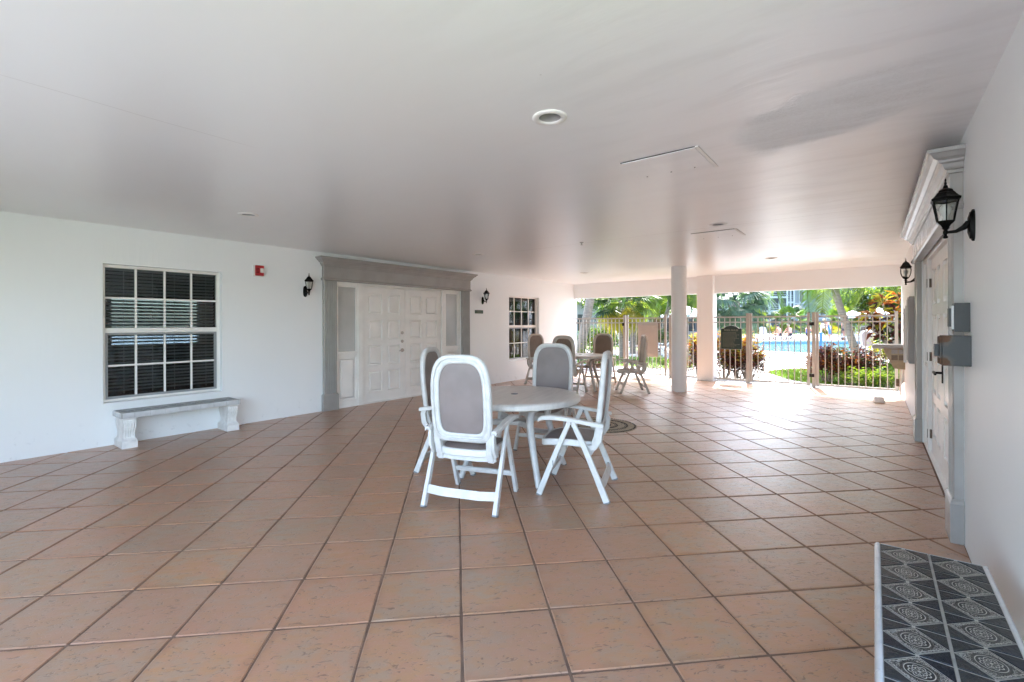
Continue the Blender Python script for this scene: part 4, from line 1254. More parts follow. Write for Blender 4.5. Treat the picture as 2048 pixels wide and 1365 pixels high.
# ================================================================== WALL LANTERNS
def lantern(loc, rz, label, metal, bowl=False):
    """axis of the lantern at local x=0.115 from the wall plane (x=0), z=0 at roof rim"""
    T = thing('wall_lantern', loc, label, 'wall lantern', rz, 'wall lanterns')
    ax = 0.118
    mb = MB(); out = [(0.0, .088), (.022, .074), (.030, .045), (.032, 0), (.030, -.045), (.022, -.074), (0, -.088), (-.022, -.074), (-.030, -.045), (-.032, 0), (-.030, .045), (-.022, .074)]
    zc = -.165
    mb.rings([[(d, y * k, zc + z * k) for y, z in out] for d, k in ((0.0, 1), (.010, 1), (.016, .86), (.020, .84), (.028, .5))])
    mb.build('backplate', metal, T, smooth=40)
    mb = MB(); mb.tube([(.020, 0, zc + .012), (.045, 0, zc - .010), (.075, 0, zc - .026), (ax, 0, zc - .028)], [.022, .015, .010, .008], 10)
    mb.lathe([(.001, -.228), (.009, -.226), (.012, -.219), (.006, -.208), (.010, -.200), (.013, -.188), (.008, -.180), (.016, -.172), (.020, -.168), (.001, -.166)], (ax, 0, 0), 14, cap=False)
    mb.build('arm', metal, T, smooth=50)
    n = 6
    def hexa(r, z, m=n):
        r = r * .76
        return [(ax + r * cos(pi / 6 + 2 * pi * k / m), r * sin(pi / 6 + 2 * pi * k / m), z) for k in range(m)]
    mb = MB()
    if bowl: prof = [(.084, -.012), (.088, -.006), (.088, .0), (.072, .012), (.058, .030), (.046, .048), (.030, .060), (.016, .066), (.010, .078), (.006, .086), (.008, .094), (.003, .104), (.001, .118)]
    else: prof = [(.092, -.014), (.095, -.008), (.095, .0), (.083, .006), (.064, .022), (.056, .032), (.050, .034), (.044, .046), (.026, .056), (.018, .058), (.014, .072), (.007, .078), (.010, .086), (.004, .098), (.007, .104), (.002, .114)]
    mb.rings([hexa(r, z, 6 if i < len(prof) - 7 else 6) for i, (r, z) in enumerate(prof)])
    mb.build('roof', metal, T, smooth=25)
    mb = MB()
    if bowl: side = [(.074, -.014), (.078, -.045), (.074, -.080), (.060, -.112), (.040, -.138), (.022, -.150)]
    else: side = [(.080, -.014), (.071, -.050), (.061, -.090), (.052, -.130)]
    for k in range(n):
        a = pi / 6 + 2 * pi * k / n
        mb.sweep([(ax + .76 * r * cos(a), .76 * r * sin(a), z) for r, z in side], (-sin(a), cos(a), 0), .0065, .0065)
    if bowl: mb.rings([hexa(r, z) for r, z in ((.001, -.146), (.026, -.144), (.024, -.152), (.014, -.162), (.010, -.168), (.001, -.170))])
    else: mb.rings([hexa(r, z) for r, z in ((.001, -.126), (.055, -.128), (.058, -.133), (.050, -.140), (.034, -.150), (.026, -.160), (.020, -.168), (.001, -.168))])
    mb.rings([hexa(r, z) for r, z in ((side[0][0] - .004, -.010), (side[0][0] + .006, -.010), (side[0][0] + .006, -.019), (side[0][0] - .004, -.019), (side[0][0] - .004, -.010))], cap=False)
    mb.build('cage', metal, T, smooth=25)
    mb = MB(); mb.rings([hexa(r - .002, z) for r, z in side], cap=False); mb.build('glass', M['clear'], T, smooth=25)
    mb = MB(); mb.lathe([(.011, -.128), (.012, -.112), (.016, -.096), (.023, -.078), (.026, -.062), (.023, -.046), (.015, -.034), (.001, -.030)], (ax, 0, 0), 18, cap=False)
    mb.build('bulb', M['bulb'], T, smooth=60)
    return T


lantern((XR, 3.62, 2.085), pi, 'large black wall lantern with a clear bulb, nearest on the right wall', M['black'])
lantern((XR, 7.74, 2.085), pi, 'bronze bowl shaped wall lantern beyond the right doorway', M['bronze'], True)
l3 = lantern((XL, 3.80, 2.06), 0, 'black wall lantern on the left wall between fire alarm and doorway', M['black'])
copy_tree(l3, (XL, 7.96, 2.075), 0, 'black wall lantern on the left wall above the small green sign')

# ================================================================== SMALL WALL THINGS
T = thing('fire_alarm', (XL, 3.10, 2.152), 'red fire alarm strobe high on the left wall', 'fire alarm')
mb = MB(); mb.box(0, .035, -.068, .068, -.080, .080); mb.build('base', M['white'], T, smooth=0, bevel=.004)
mb = MB(); mb.box(.035, .062, -.060, .060, -.074, .074); mb.build('housing', M['red'], T, smooth=0, bevel=.010)
mb = MB(); mb.box(.062, .080, .000, .052, -.030, .034); mb.build('strobe_lens', M['bulb'], T, smooth=0, bevel=.010)
mb = MB()
for k in range(4): mb.box(.062, .0635, -.052, -.012, -.035 + k * .02, -.027 + k * .02)
mb.build('sounder_grille', M['dark'], T, smooth=0)

# little green plaque
T = thing('door_plaque', (XL, 7.835, 1.655), 'small green name plaque below the second left lantern', 'sign')
mb = MB(); mb.box(0, .012, -.135, .135, -.038, .038); mb.build('board', paint('green_plaque', (0.010, 0.055, 0.032), 0.4), T, smooth=0, bevel=.004)
mb = MB()
for a in (-1, 1): mb.box(.012, .0135, -.125, .125, a * .031 - .0015, a * .031 + .0015)
mb.build('border', M['gold'], T, smooth=0)


def text(body, size, parent, loc, rot, mat, name='lettering', width=None, shear=0.0):
    cu = bpy.data.curves.new(name, 'FONT'); cu.body = body; cu.size = size; cu.align_x = 'CENTER'; cu.align_y = 'CENTER'; cu.extrude = 0.0006; cu.shear = shear
    cu.space_line = 1.1
    o = bpy.data.objects.new('tmp_text', cu); COL.objects.link(o)
    bpy.context.view_layer.update()
    me = bpy.data.meshes.new_from_object(o.evaluated_get(bpy.context.evaluated_depsgraph_get()))
    bpy.data.objects.remove(o)
    if width:
        w = max(v.co.x for v in me.vertices) - min(v.co.x for v in me.vertices)
        for v in me.vertices: v.co.x *= width / w
    me.materials.clear(); me.materials.append(mat)
    r = bpy.data.objects.new(name, me); COL.objects.link(r); r.parent = parent; r.location = loc; r.rotation_euler = rot
    return r


text('Clubhouse', .05, T, (.0128, 0, -.002), (pi / 2, 0, pi / 2), M['gold'], width=.19, shear=.25)

# electrical boxes beside the right doorway
T = thing('card_reader_box', (XR, 3.82, 1.410), 'smaller grey metal box above the rusty one on the right doorway', 'electrical box')
mb = MB(); mb.box(-.068, .0, -.055, .055, -.085, .085); mb.build('housing', M['greybox'], T, smooth=0, bevel=.003)
mb = MB(); mb.box(-.080, -.068, -.045, .045, -.070, .070); mb.build('cover_plate', M['pipe'], T, smooth=0, bevel=.003)
mb = MB(); mb.box(-.090, -.080, -.036, .036, -.055, .055); mb.build('keypad', M['greybox'], T, smooth=0, bevel=.002)
T = thing('junction_box', (XR, 3.80, 1.215), 'larger grey metal box with rusted corners on the right doorway', 'electrical box')
mb = MB(); mb.box(-.125, .0, -.075, .075, -.088, .088); o = mb.build('housing', M['rust'], T, smooth=0, bevel=.003)
mb = MB(); mb.box(-.135, -.125, -.070, .070, -.082, .082); o = mb.build('lid', M['rust'], T, smooth=0, bevel=.003)
mb = MB(); mb.box(-.155, -.135, -.030, .030, -.036, .036); o = mb.build('latch', M['greybox'], T, smooth=0, bevel=.002)

# meter cabinet with conduits
T = thing('meter_cabinet', (XR, 8.62, 1.27), 'tall beige grey metal cabinet on the right wall past the doorway', 'electrical box')
mb = MB(); mb.box(-.058, 0, -.21, .21, -.45, .47); mb.build('housing', M['meter'], T, smooth=0, bevel=.004)
mb = MB(); mb.box(-.066, -.058, -.19, .19, -.42, .44); mb.build('door', M['meter'], T, smooth=0, bevel=.003)
for k, (y, dz) in enumerate(((.30, 0), (.38, -.04), (.46, -.08))):
    mb = MB(); mb.tube([(-.035 - .03 * k * .6, y, -.40 + dz), (-.035 - .03 * k * .6, y, .40 + dz)], .020, 12)
    for z in (-.25, 0, .25): mb.tube([(-.035 - .018 * k, y, z - .012), (-.035 - .018 * k, y, z + .012)], .026, 12)
    mb.build('conduit', M['pipe'], T)
mb = MB(); mb.box(-.045, 0, .50, .72, -.36, .36); mb.build('side_panel', M['pipe'], T, smooth=0, bevel=.004)
mb = MB(); mb.box(0, .0, 0, 0, 0, 0)
T = thing('thermostat_plate', (XR, 7.62, 1.70), 'thin white bracket on the wall beside the far pilaster', 'bracket')
mb = MB(); mb.box(-.018, 0, -.03, .03, -.06, .06); mb.box(-.022, -.018, -.018, .018, -.045, .045, 1); mb.build('plate', [M['pipe'], M['meter']], T, smooth=0, bevel=.002)

# drinking fountain
T = thing('drinking_fountain', (XR, 11.05, 0), 'tan tiled wall hung basin with a grey stone ledge near the gate', 'drinking fountain')
mb = MB(); mb.prism([(-.465, .925), (-.465, .965), (-.450, .985), (0, .985), (0, .925), (-.44, .912)], -.26, .26, 'y'); mb.build('ledge', M['slab'], T, smooth=0, bevel=.006)
mb = MB(); mb.prism([(-.30, .912), (0, .912), (0, .55), (-.155, .56), (-.285, .84)], -.23, .23, 'y'); mb.build('pedestal', M['tan'], T, smooth=0, bevel=.003)
for x in (-.19, -.09):
    for z, m_ in ((.80, 'brown'), (.69, 'tan'), (.90, 'slab')):
        k = MB(); k.box(x, x + .088, -.2345, -.2302, z - .088 if z != .90 else .825, z if z != .90 else .905)
        if z != .69: k.build('tile', M[m_], T, smooth=0)
mb = MB(); mb.tube([(-.02, .05, .30), (-.02, .05, .55)], .02, 10); mb.tube([(-.06, -.05, .12), (-.06, -.05, .56)], .012, 8); mb.tube([(-.02, .05, .30), (-.07, .04, .22), (-.05, .03, .05)], .014, 8)
mb.build('drain_pipe', M['pipe'], T)
mb = MB(); mb.box(-.12, -.05, -.02, .03, .22, .36); mb.build('valve', M['brown'], T, smooth=0, bevel=.008)

mb = MB(); mb.rings([[(x * k, y * k, z) for x, y in ((-.075, -.055), (.075, -.05), (.07, .06), (-.07, .055))] for z, k in ((0, 1.0), (.02, 1.02), (.085, .86), (.10, .78))])
tag(mb.build('door_stop_block', M['concrete'], None, (.072, 10.30, .001), (0, 0, .3), smooth=0, bevel=.012), 'small white block lying on the tiles near the gate', 'block')

# ================================================================== POOL FENCE
pick_h = (0.045, 1.50)
pm = MB(); pm.box(-.0085, .0085, -.0085, .0085, pick_h[0], pick_h[1]); po = pm.build('picket', M['fence'], smooth=0); pick_me = po.data; bpy.data.objects.remove(po)
pm = MB(); pm.box(-.032, .032, -.032, .032, 0, 1.60); pm.box(-.037, .037, -.037, .037, 1.60, 1.612); po = pm.build('post', M['fence'], smooth=0); post_me = po.data; bpy.data.objects.remove(po)
pm = MB(); pm.box(-.025, .025, -.022, .022, .03, 1.60); pm.box(-.028, .028, -.026, .026, 1.60, 1.61); po = pm.build('stile', M['fence'], smooth=0); stile_me = po.data; bpy.data.objects.remove(po)


def fence(x0, x1, label, name='pool_fence', cat='fence', stiles=True, posts=(), latch=None, hinges=None, group='white picket pool fence sections'):
    T = thing(name, ((x0 + x1) / 2, YF, 0), label, cat, 0, group)
    cx = (x0 + x1) / 2
    a, b = x0 - cx, x1 - cx
    ia, ib = a, b
    if stiles:
        link_mesh('stile', stile_me, T, (a + .025, 0, 0)); link_mesh('stile', stile_me, T, (b - .025, 0, 0)); ia, ib = a + .05, b - .05
    for z, h in ((.062, .034), (1.405, .028), (1.525, .032)):
        mb = MB(); mb.box(ia, ib, -.016, .016, z - h / 2, z + h / 2); mb.build('rail', M['fence'], T, smooth=0)
    n_ = max(2, round((ib - ia) / .115))
    for k in range(1, n_):
        link_mesh('picket', pick_me, T, (ia + (ib - ia) * k / n_, 0, 0))
    for p in posts: link_mesh('post', post_me, T, (p - cx, 0, 0))
    if latch is not None:
        mb = MB(); mb.box(latch - cx - .030, latch - cx + .030, -.055, -.030, 1.32, 1.40); mb.build('latch', M['bronze'], T, smooth=0, bevel=.004)
    if hinges is not None:
        for z in (1.365, .254):
            mb = MB(); mb.box(hinges - cx - .045, hinges - cx + .045, -.045, -.026, z - .035, z + .035); mb.build('hinge', M['bronze'], T, smooth=0, bevel=.004)
    return T


fence(XL + .01, -5.395, 'beige picket fence section between left wall and first post', stiles=False)
fence(-5.29, -4.20, 'beige picket gate leaf holding the blank banner', 'fence_gate', 'gate', True, (-5.345,), -5.37)
fence(-4.15, -3.42, 'beige picket fence section behind the round column', stiles=False, posts=(-4.10,))
fence(-3.04, -2.34, 'beige picket fence section carrying the green pool rules sign', stiles=False, posts=(-2.305,))
fence(-2.265, -1.085, 'beige picket gate leaf in front of the pale pool path', 'fence_gate', 'gate', True)
fence(-0.975, XR - .06, 'beige picket fence section in front of the red leaved bush', 'fence_gate', 'gate', True, (-1.015,), None, -1.05)

# pool rules sign
T = thing('pool_rules_sign', (-2.653, YF - .045, 1.05), 'dark green pool rules sign with an arched top on the fence', 'sign')
def sign_ol(e):
    return [(-.225 + e, -.275 + e), (.225 - e, -.275 + e), (.225 - e, .205 - e), (.16 - e, .205 - e), (.135 - e, .232 - e), (.10, .258 - e), (.0, .275 - e), (-.10, .258 - e), (-.135 + e, .232 - e), (-.16 + e, .205 - e), (-.225 + e, .205 - e)]
mb = MB(); mb.prism(sign_ol(-.008), 0.004, .014, 'y'); mb.build('backing', M['fence'], T, smooth=0)
mb = MB(); mb.prism(sign_ol(0), -.006, .004, 'y'); mb.build('board', M['green'], T, smooth=0)
text('POOL RULES', .06, T, (0, -.0072, .165), (pi / 2, 0, 0), M['gold'], width=.30)
mb = MB(); sr = random.Random(4); z = .115
for k in range(13):
    w = sr.uniform(.24, .38); x = -.19
    while x < -.19 + w:
        l_ = sr.uniform(.016, .045); mb.box(x, min(x + l_, .195), -.0075, -.0062, z - .0032, z + .0032); x += l_ + .009
    z -= .0285
mb.build('small_print', M['gold'], T, smooth=0)

# blank banner
T = thing('fence_banner', (-4.69, YF - .028, .965), 'blank beige mesh banner tied to the picket gate', 'banner')
mb = MB(); rs = []
for k in range(9):
    z = -.455 + .91 * k / 8
    rs.append([(-.278 + .556 * j / 12, -.004 * sin(j * 1.9) * (1 if k % 8 else .3), z) for j in range(13)])
mb.rings(rs, closed=False, cap=False)
bo = mb.build('sheet', paint('beige_banner_mesh', (0.44, 0.41, 0.385), 0.8, 0.05), T, smooth=60)
sm = bo.modifiers.new('thick', 'SOLIDIFY'); sm.thickness = .002
for x in (-.26, 0, .26):
    for z in (-.44, .44):
        k = MB(); k.tube([(x, -.008, z), (x, .0, z)], .012, 10); k.build('grommet', M['steel'], T)


# ================================================================== PLANTS
def leaf_quad(mb, p, d, up, L_, W_, m, droop=.25):
    d = d.normalized(); s = d.cross(up)
    if s.length < 1e-3: s = d.orthogonal()
    s.normalize(); u = s.cross(d)
    a = p; b = p + d * L_ * .45 + u * L_ * .06; c = p + d * L_ - u * L_ * droop
    mb.poly([a, b + s * W_ / 2, c], m); mb.poly([a, c, b - s * W_ / 2], m)


def shrub(name, loc, size, n, leaf, mats, label, cat='shrub', weights=None, rng=None, stems=7, lowbare=.15, group=None, top=None):
    """size = half extents x, y and full height"""
    rng = rng or random.Random(hash(label) % 1000)
    T = thing(name, loc, label, cat, 0, group)
    sx, sy, h = size; mb = MB(); st = MB()
    tips = []
    ns = max(stems, int(n / 22))
    for k in range(ns):
        a = rng.uniform(0, 2 * pi); rr = math.sqrt(rng.random())
        x, y = cos(a) * rr * sx, sin(a) * rr * sy
        z = h * (lowbare + (1 - lowbare) * (1 - .55 * rr ** 2.5) * rng.uniform(.35, 1.0))
        tips.append(Vector((x, y, z)))
    per = int(n / ns)
    for i, tp in enumerate(tips):
        if i < stems:
            st.tube([(tp.x * .25, tp.y * .25, 0), (tp.x * .6, tp.y * .6, tp.z * .5), tuple(tp)], [.012 + h * .01, .01, .005], 5)
        hf = tp.z / h
        for k in range(per):
            q = tp + Vector((rng.gauss(0, .35), rng.gauss(0, .35), rng.gauss(0, .45))) * leaf * 1.6
            if q.z < .02: q.z = .02
            d = Vector((rng.gauss(0, 1), rng.gauss(0, 1), rng.uniform(-.2, 1.3)))
            if weights: mi = rng.choices(range(len(mats)), weights(hf, rng) if callable(weights) else weights)[0]
            else: mi = rng.randrange(len(mats))
            leaf_quad(mb, q, d, Vector((0, 0, 1)), leaf * rng.uniform(.7, 1.3), leaf * .34, mi, rng.uniform(.05, .4))
    mb.build('foliage', mats, T, smooth=0)
    st.build('stem', M['bark'], T, smooth=50)
    return T


def croton_w(hf, rng):
    if hf > .72: return (2.2, 1.0, 1.6, .7)
    if hf > .45: return (1.0, 2.0, .6, .6)
    return (.25, 3.0, .2, .5)


CR = [M['lf_or'], M['lf_rd'], M['lf_go'], M['lf_md']]
RED = [M['lf_rd'], M['lf_or'], M['lf_dk']]
GREEN = [M['lf_lt'], M['lf_md'], M['lf_dk']]
rg = random.Random(21)
HG = 'croton bushes of the hedge behind the fence'
for k, (x, y, h, lab) in enumerate(((-3.70, 12.95, 1.12, 'croton bush of the hedge showing between the two columns'), (-3.05, 12.85, 1.18, 'croton bush of the hedge just right of the square column'),
                               (-2.78, 13.1, 1.16, 'tall croton bush of the hedge behind the rules sign'), (-2.50, 12.9, 1.10, 'croton bush at the right end of the hedge beside the gate post'))):
    shrub('croton_bush', (x, y, -.03), (.34, .30, h), 2000, .10, CR, lab, 'shrub', croton_w, rg, 9, .04, group=HG)
RG = 'red leaved bushes behind the gate'
shrub('red_bush', (-.86, 13.25, -.03), (.42, .36, .84), 2400, .10, RED, 'red leaved bush left of the palm trunk behind the gate', 'shrub', (3, .8, .6), rg, 9, .1, RG)
shrub('red_bush', (-.28, 13.5, -.03), (.40, .34, .80), 2200, .10, RED, 'red leaved bush in front of the palm trunk behind the gate', 'shrub', (3, .6, .8), rg, 9, .1, RG)
shrub('red_bush', (.42, 14.3, -.03), (.5, .4, .62), 900, .10, RED, 'dark red bush behind the green ground cover at the far right', 'shrub', (3, .2, 1), rg, 9, .1, RG)
shrub('green_bush', (-.30, 12.78, -.03), (.42, .28, .36), 1000, .075, GREEN, 'low yellow green bush at the foot of the gate', 'shrub', (3, 1, .2), rg)
shrub('green_bush', (.28, 12.85, -.03), (.36, .30, .40), 1000, .075, GREEN, 'low bright green bush in the corner by the right wall', 'shrub', (2.5, 1, .3), rg)
shrub('green_bush', (.35, 13.5, -.03), (.45, .30, .52), 1000, .085, GREEN, 'darker green bush rising behind the low bright ones', 'shrub', (.4, 2, 1.5), rg)
shrub('green_bush', (-.75, 14.9, -.03), (.50, .35, .75), 900, .08, [M['lf_lt'], M['lf_ye'], M['lf_md']], 'pale yellow green bush on the lawn behind the red bush', 'shrub', (3, 1, 1), rg)
# tall croton at the right
big = thing('croton_tree', (.55, 16.0, -.03), 'tall croton with orange, yellow and maroon leaves by the right wall', 'tree')
mb = MB(); fr_ = MB(); br = random.Random(9)
heads = [(-.62, .1, 1.62), (-.35, -.2, 1.95), (0.0, .1, 2.05), (.35, -.1, 2.15), (.65, .1, 2.1), (-.1, -.3, 1.6), (.3, -.3, 1.7), (.75, -.2, 1.75), (-.5, .2, 1.3), (.2, .2, 1.25), (.6, 0, 1.35), (.0, -.1, 1.15), (1.1, 0, 2.0), (1.3, .1, 1.5), (-.3, .1, 1.05), (.45, -.1, 1.0)]
for hx, hy_, hz in heads:
    fr_.tube([(.1, 0, 0), (hx * .4, hy_ * .4, hz * .5), (hx, hy_, hz - .1)], [.045, .03, .014], 7)
    for k in range(46):
        a = br.uniform(0, 2 * pi); el = br.uniform(-.5, 1.2)
        d = Vector((cos(a) * cos(el), sin(a) * cos(el), sin(el)))
        w = (2, .8, 2.4, .5) if hz > 1.55 else ((.6, 3, .4, .8) if hz > 1.2 else (.1, 3, .1, 1.6))
        leaf_quad(mb, Vector((hx, hy_, hz)) + d * .05 + Vector((0, 0, br.uniform(-.16, .10))), d, Vector((0, 0, 1)), br.uniform(.20, .36), br.uniform(.07, .11), br.choices(range(4), w)[0], br.uniform(.1, .5))
mb.build('foliage', [M['lf_or'], M['lf_rd'], M['lf_go'], M['lf_dk']], big, smooth=0)
fr_.build('trunk', M['bark'], big, smooth=50)
shrub('yellow_shrub', (.33, 19.0, -.03), (.42, .3, .95), 800, .12, [M['lf_ye'], M['lf_lt'], M['lf_go']], 'yellow leaved shrub just above the drinking fountain ledge', 'shrub', (2, 1.5, 1), rg)


# ---- palms
def feather_mesh(name, L_, droop, nl, lw, ll, mats, rng, stiff=.5):
    """feather frond along +x, arching down"""
    mb = MB(); pts = []
    for k in range(17):
        s = k / 16; x = L_ * (s - .18 * droop * s ** 2.4); z = L_ * (.28 * sin(s * 2.0) - droop * .75 * s ** 2.3)
        pts.append(Vector((x, 0, z)))
    mb.tube(pts, [.018 * (1 - .8 * k / 16) + .003 for k in range(17)], 5, 1)
    for k in range(nl):
        s = .14 + .84 * k / nl; f = s * 16; i = int(f); p = pts[i].lerp(pts[min(i + 1, 16)], f - i)
        tdir = (pts[min(i + 1, 16)] - pts[i]).normalized()
        for sg in (-1, 1):
            l_ = ll * (sin(pi * (s * .85 + .12)) ** .6) * rng.uniform(.85, 1.1)
            d = (tdir * .55 + Vector((0, sg, 0)) * .8 + Vector((0, 0, -.15 - rng.uniform(0, .45)))).normalized()
            q = p + d * l_ * .5; e = p + d * l_ + Vector((0, 0, -l_ * rng.uniform(.25, .6) * (1.4 - stiff)))
            n_ = tdir * lw / 2
            mb.poly([p - n_, p + n_, q + n_ * .9, q - n_ * .9], 0); mb.poly([q - n_ * .9, q + n_ * .9, e], 0)
    o = mb.build(name, mats, smooth=0); me = o.data; bpy.data.objects.remove(o); return me


def fan_mesh(name, R_, pet, nseg, mats, rng, droop=.5):
    mb = MB(); pts = [Vector((pet * s, 0, pet * (.35 * s - .30 * s * s))) for s in (0, .25, .5, .75, 1)]
    mb.tube(pts, [.02, .017, .014, .012, .01], 5, 1)
    c = pts[-1]
    for k in range(nseg):
        a = -2.3 + 4.6 * (k + .5) / nseg; l_ = R_ * (.75 + .25 * cos(a * .6)) * rng.uniform(.9, 1.05); w = R_ * 4.6 / nseg * .62
        d = Vector((cos(a), sin(a), .08 * cos(a * 2))); s = Vector((-sin(a), cos(a), 0))
        m1 = c + d * l_ * .5; dr = droop * rng.uniform(.7, 1.3)
        e = c + d * l_ * (1 - .15 * dr) + Vector((0, 0, -l_ * .55 * dr))
        mb.poly([c, m1 - s * w * .5 + Vector((0, 0, .012)), m1 + Vector((0, 0, -.012))], 0); mb.poly([c, m1 + Vector((0, 0, -.012)), m1 + s * w * .5 + Vector((0, 0, .012))], 0)
        mb.poly([m1 - s * w * .5, e, m1 + Vector((0, 0, -.012))], 0); mb.poly([m1 + s * w * .5, m1 + Vector((0, 0, -.012)), e], 0)
    o = mb.build(name, mats, smooth=0); me = o.data; bpy.data.objects.remove(o); return me


pr_ = random.Random(31)
FE = [feather_mesh('frond', 2.5, d, 46, .045, .62, [mt, M['lf_lt']], pr_) for d, mt in ((.75, M['lf_lt']), (1.0, M['lf_lt']), (.85, M['lf_md']), (1.05, M['lf_md']))]
FEd = [feather_mesh('frond', 2.4, d, 46, .045, .55, [mt, M['lf_md']], pr_) for d, mt in ((.7, M['lf_md']), (.9, M['lf_dk']))]
DA = [feather_mesh('frond', 2.2, d, 50, .03, .42, [mt, M['lf_lt']], pr_, .9) for d, mt in ((.55, M['lf_lt']), (.75, M['lf_lt']), (.7, M['lf_md']))]
FA = [fan_mesh('frond', .80, .75, 34, [mt, M['lf_lt']], pr_, d) for d, mt in ((.45, M['lf_md']), (.6, M['lf_dk']), (.7, M['lf_lt']))]
FAy = [fan_mesh('frond', .80, .75, 34, [M['lf_ye'], M['lf_ye']], pr_, .8)]
SB = [fan_mesh('frond', .95, .95, 40, [M['lf_bl'], M['lf_bl']], pr_, d) for d in (.7, .9, 1.1)]


def palm(loc, trunk, rad, bark, fronds, nf, label, el=(-.5, 1.0), scale=1.0, low=None, seed=1, group=None, ringed=True):
    rng = random.Random(seed)
    T = thing('palm_tree', loc, label, 'palm tree', 0, group)
    mb = MB(); pts = []; rr = []
    tr = [Vector(p) for p in trunk]
    for i in range(len(tr) - 1):
        for k in range(8):
            f = k / 8; pts.append(tr[i].lerp(tr[i + 1], f))
    pts.append(tr[-1])
    # smooth
    for _ in range(3):
        pts = [pts[0]] + [(pts[i - 1] + pts[i] * 2 + pts[i + 1]) / 4 for i in range(1, len(pts) - 1)] + [pts[-1]]
    nn = len(pts)
    for k in range(nn): rr.append(rad * (1.15 - .25 * k / nn) * (1.0 + (.05 if k % 2 else -.03)))
    mb.tube(pts, rr, 14); mb.build('trunk', bark, T, smooth=30)
    top = pts[-1]
    for k in range(nf):
        az = k * 2.39996 + rng.uniform(-.2, .2); e = el[0] + (el[1] - el[0]) * ((k + .5) / nf)
        src = fronds
        if low and k < low[0]: src = low[1]
        o = link_mesh('frond', rng.choice(src), T, top + Vector((0, 0, .1 * e)), (rng.uniform(-.2, .2), -e, az))
        s = scale * rng.uniform(.88, 1.1); o.scale = (s, s, s)
    return T


palm((-9.05, 16.0, -.03), [(0, 0, 0), (.15, 0, .8), (.36, 0, 1.7), (.55, 0, 2.6), (.70, .1, 4.2)], .165, M['bark'], FEd, 17, 'thick leaning palm trunk at the left end of the fence', (-.9, .9), 1.15, seed=2)
palm((-8.15, 18.0, -.03), [(0, 0, 0), (0, 0, 1.2), (0, 0, 2.35)], .13, M['bark'], FA, 26, 'fan palm with yellowing lower fronds behind the left fence', (-1.05, 1.1), 1.05, (7, FAy), 3)
palm((-9.0, 21.0, -.03), [(0, 0, 0), (0, 0, 1.5), (.1, 0, 2.9)], .12, M['bark'], FE, 18, 'bushy light green palm beyond the fan palm', (-.9, 1.0), .9, (3, FAy), 9)
palm((-9.37, 25.0, -.03), [(0, 0, 0), (0, 0, .9), (0, 0, 1.75)], .27, M['bark_r'], DA, 30, 'date palm with a stout red brown trunk behind the round column', (-.05, 1.35), .95, seed=4)
palm((-8.55, 24.0, -.03), [(0, 0, 0), (-.05, 0, .9), (.02, 0, 1.6), (.22, 0, 2.2), (.32, 0, 3.0), (.3, 0, 4.2)], .10, M['bark'], FE, 16, 'slender curved palm trunk left of the round column', (-.8, .9), 1.0, seed=5)
palm((-.40, 17.0, -.03), [(0, 0, 0), (.0, 0, .5), (-.18, 0, 1.2), (-.42, 0, 2.0), (-.62, 0, 3.0), (-.7, 0, 4.0)], .095, M['bark'], FE, 22, 'curved palm with hanging fronds in front of the pool at right', (-1.0, .7), 1.05, seed=6)
palm((1.6, 19.5, -.03), [(0, 0, 0), (.1, 0, 2), (.1, 0, 3.9)], .11, M['bark'], FE, 20, 'palm whose fronds hang above the orange croton', (-1.0, .6), 1.05, seed=16)
palm((-3.2, 29.2, -.03) if False else (-6.9, 21.0, -.03), [(0, 0, 0), (.05, 0, 1.8), (.1, 0, 3.7)], .11, M['bark'], FE, 16, 'palm with bright fronds showing between the two columns', (-1.1, .7), .95, seed=17)
palm((-5.25, 24.0, -.03), [(0, 0, 0), (0, 0, 1.2), (.05, 0, 2.45)], .25, M['bark_p'], SB, 34, 'blue green fan palm with a pale trunk above the rules sign', (-1.1, 1.2), 1.05, seed=7)
PG = 'small palms beyond the pool'
palm((-8.9, 47.5, -.03), [(0, 0, 0), (0, 0, 1.6)], .14, M['bark'], FA, 18, 'small palm beyond the pool left of the seated bathers', (-.9, 1.1), 1.2, (4, FAy), 8, PG)
palm((-5.8, 47.5, -.03), [(0, 0, 0), (0, 0, 1.7)], .14, M['bark'], FA, 18, 'small palm beyond the pool directly behind the seated bathers', (-.9, 1.1), 1.15, None, 10, PG)
palm((-2.0, 47.0, -.03), [(0, 0, 0), (0, 0, 1.5)], .13, M['bark'], FA, 16, 'small palm beyond the pool near the walking bather', (-.7, 1.2), 1.0, (2, FAy), 12, PG)

# hedges and shrubs of the left garden
shrub('hedge', (-10.6, 20.4, -.03), (1.1, .5, 1.35), 2200, .13, GREEN, 'green hedge beside the leaning palm trunk', 'hedge', (1.2, 2, 1.5), rg, 12)
shrub('hedge', (-8.6, 22.6, -.03), (1.5, .45, 1.15), 2400, .12, GREEN, 'dark green hedge behind the far table', 'hedge', (.5, 1.5, 2.4), rg, 12)
shrub('hedge', (-11.9, 27.0, -.03), (2.4, .5, 1.1), 2400, .14, GREEN, 'dark hedge behind the white loungers in the left garden', 'hedge', (.5, 1.5, 2), rg, 12)
shrub('green_bush', (-5.45, 14.35, -.03), (.55, .25, .42), 1000, .07, GREEN, 'low green bush behind the banner gate', 'shrub', (1.2, 2, 1), rg)
shrub('green_bush', (-6.6, 13.2, -.03), (.45, .22, .42), 800, .07, GREEN, 'low bush behind the legs of the far chairs', 'shrub', (2, 2, .6), rg)
shrub('green_bush', (-4.7, 14.6, -.03), (.45, .25, .40), 800, .07, GREEN, 'low green bush right of the banner beside the column', 'shrub', (1.2, 2, 1), rg)
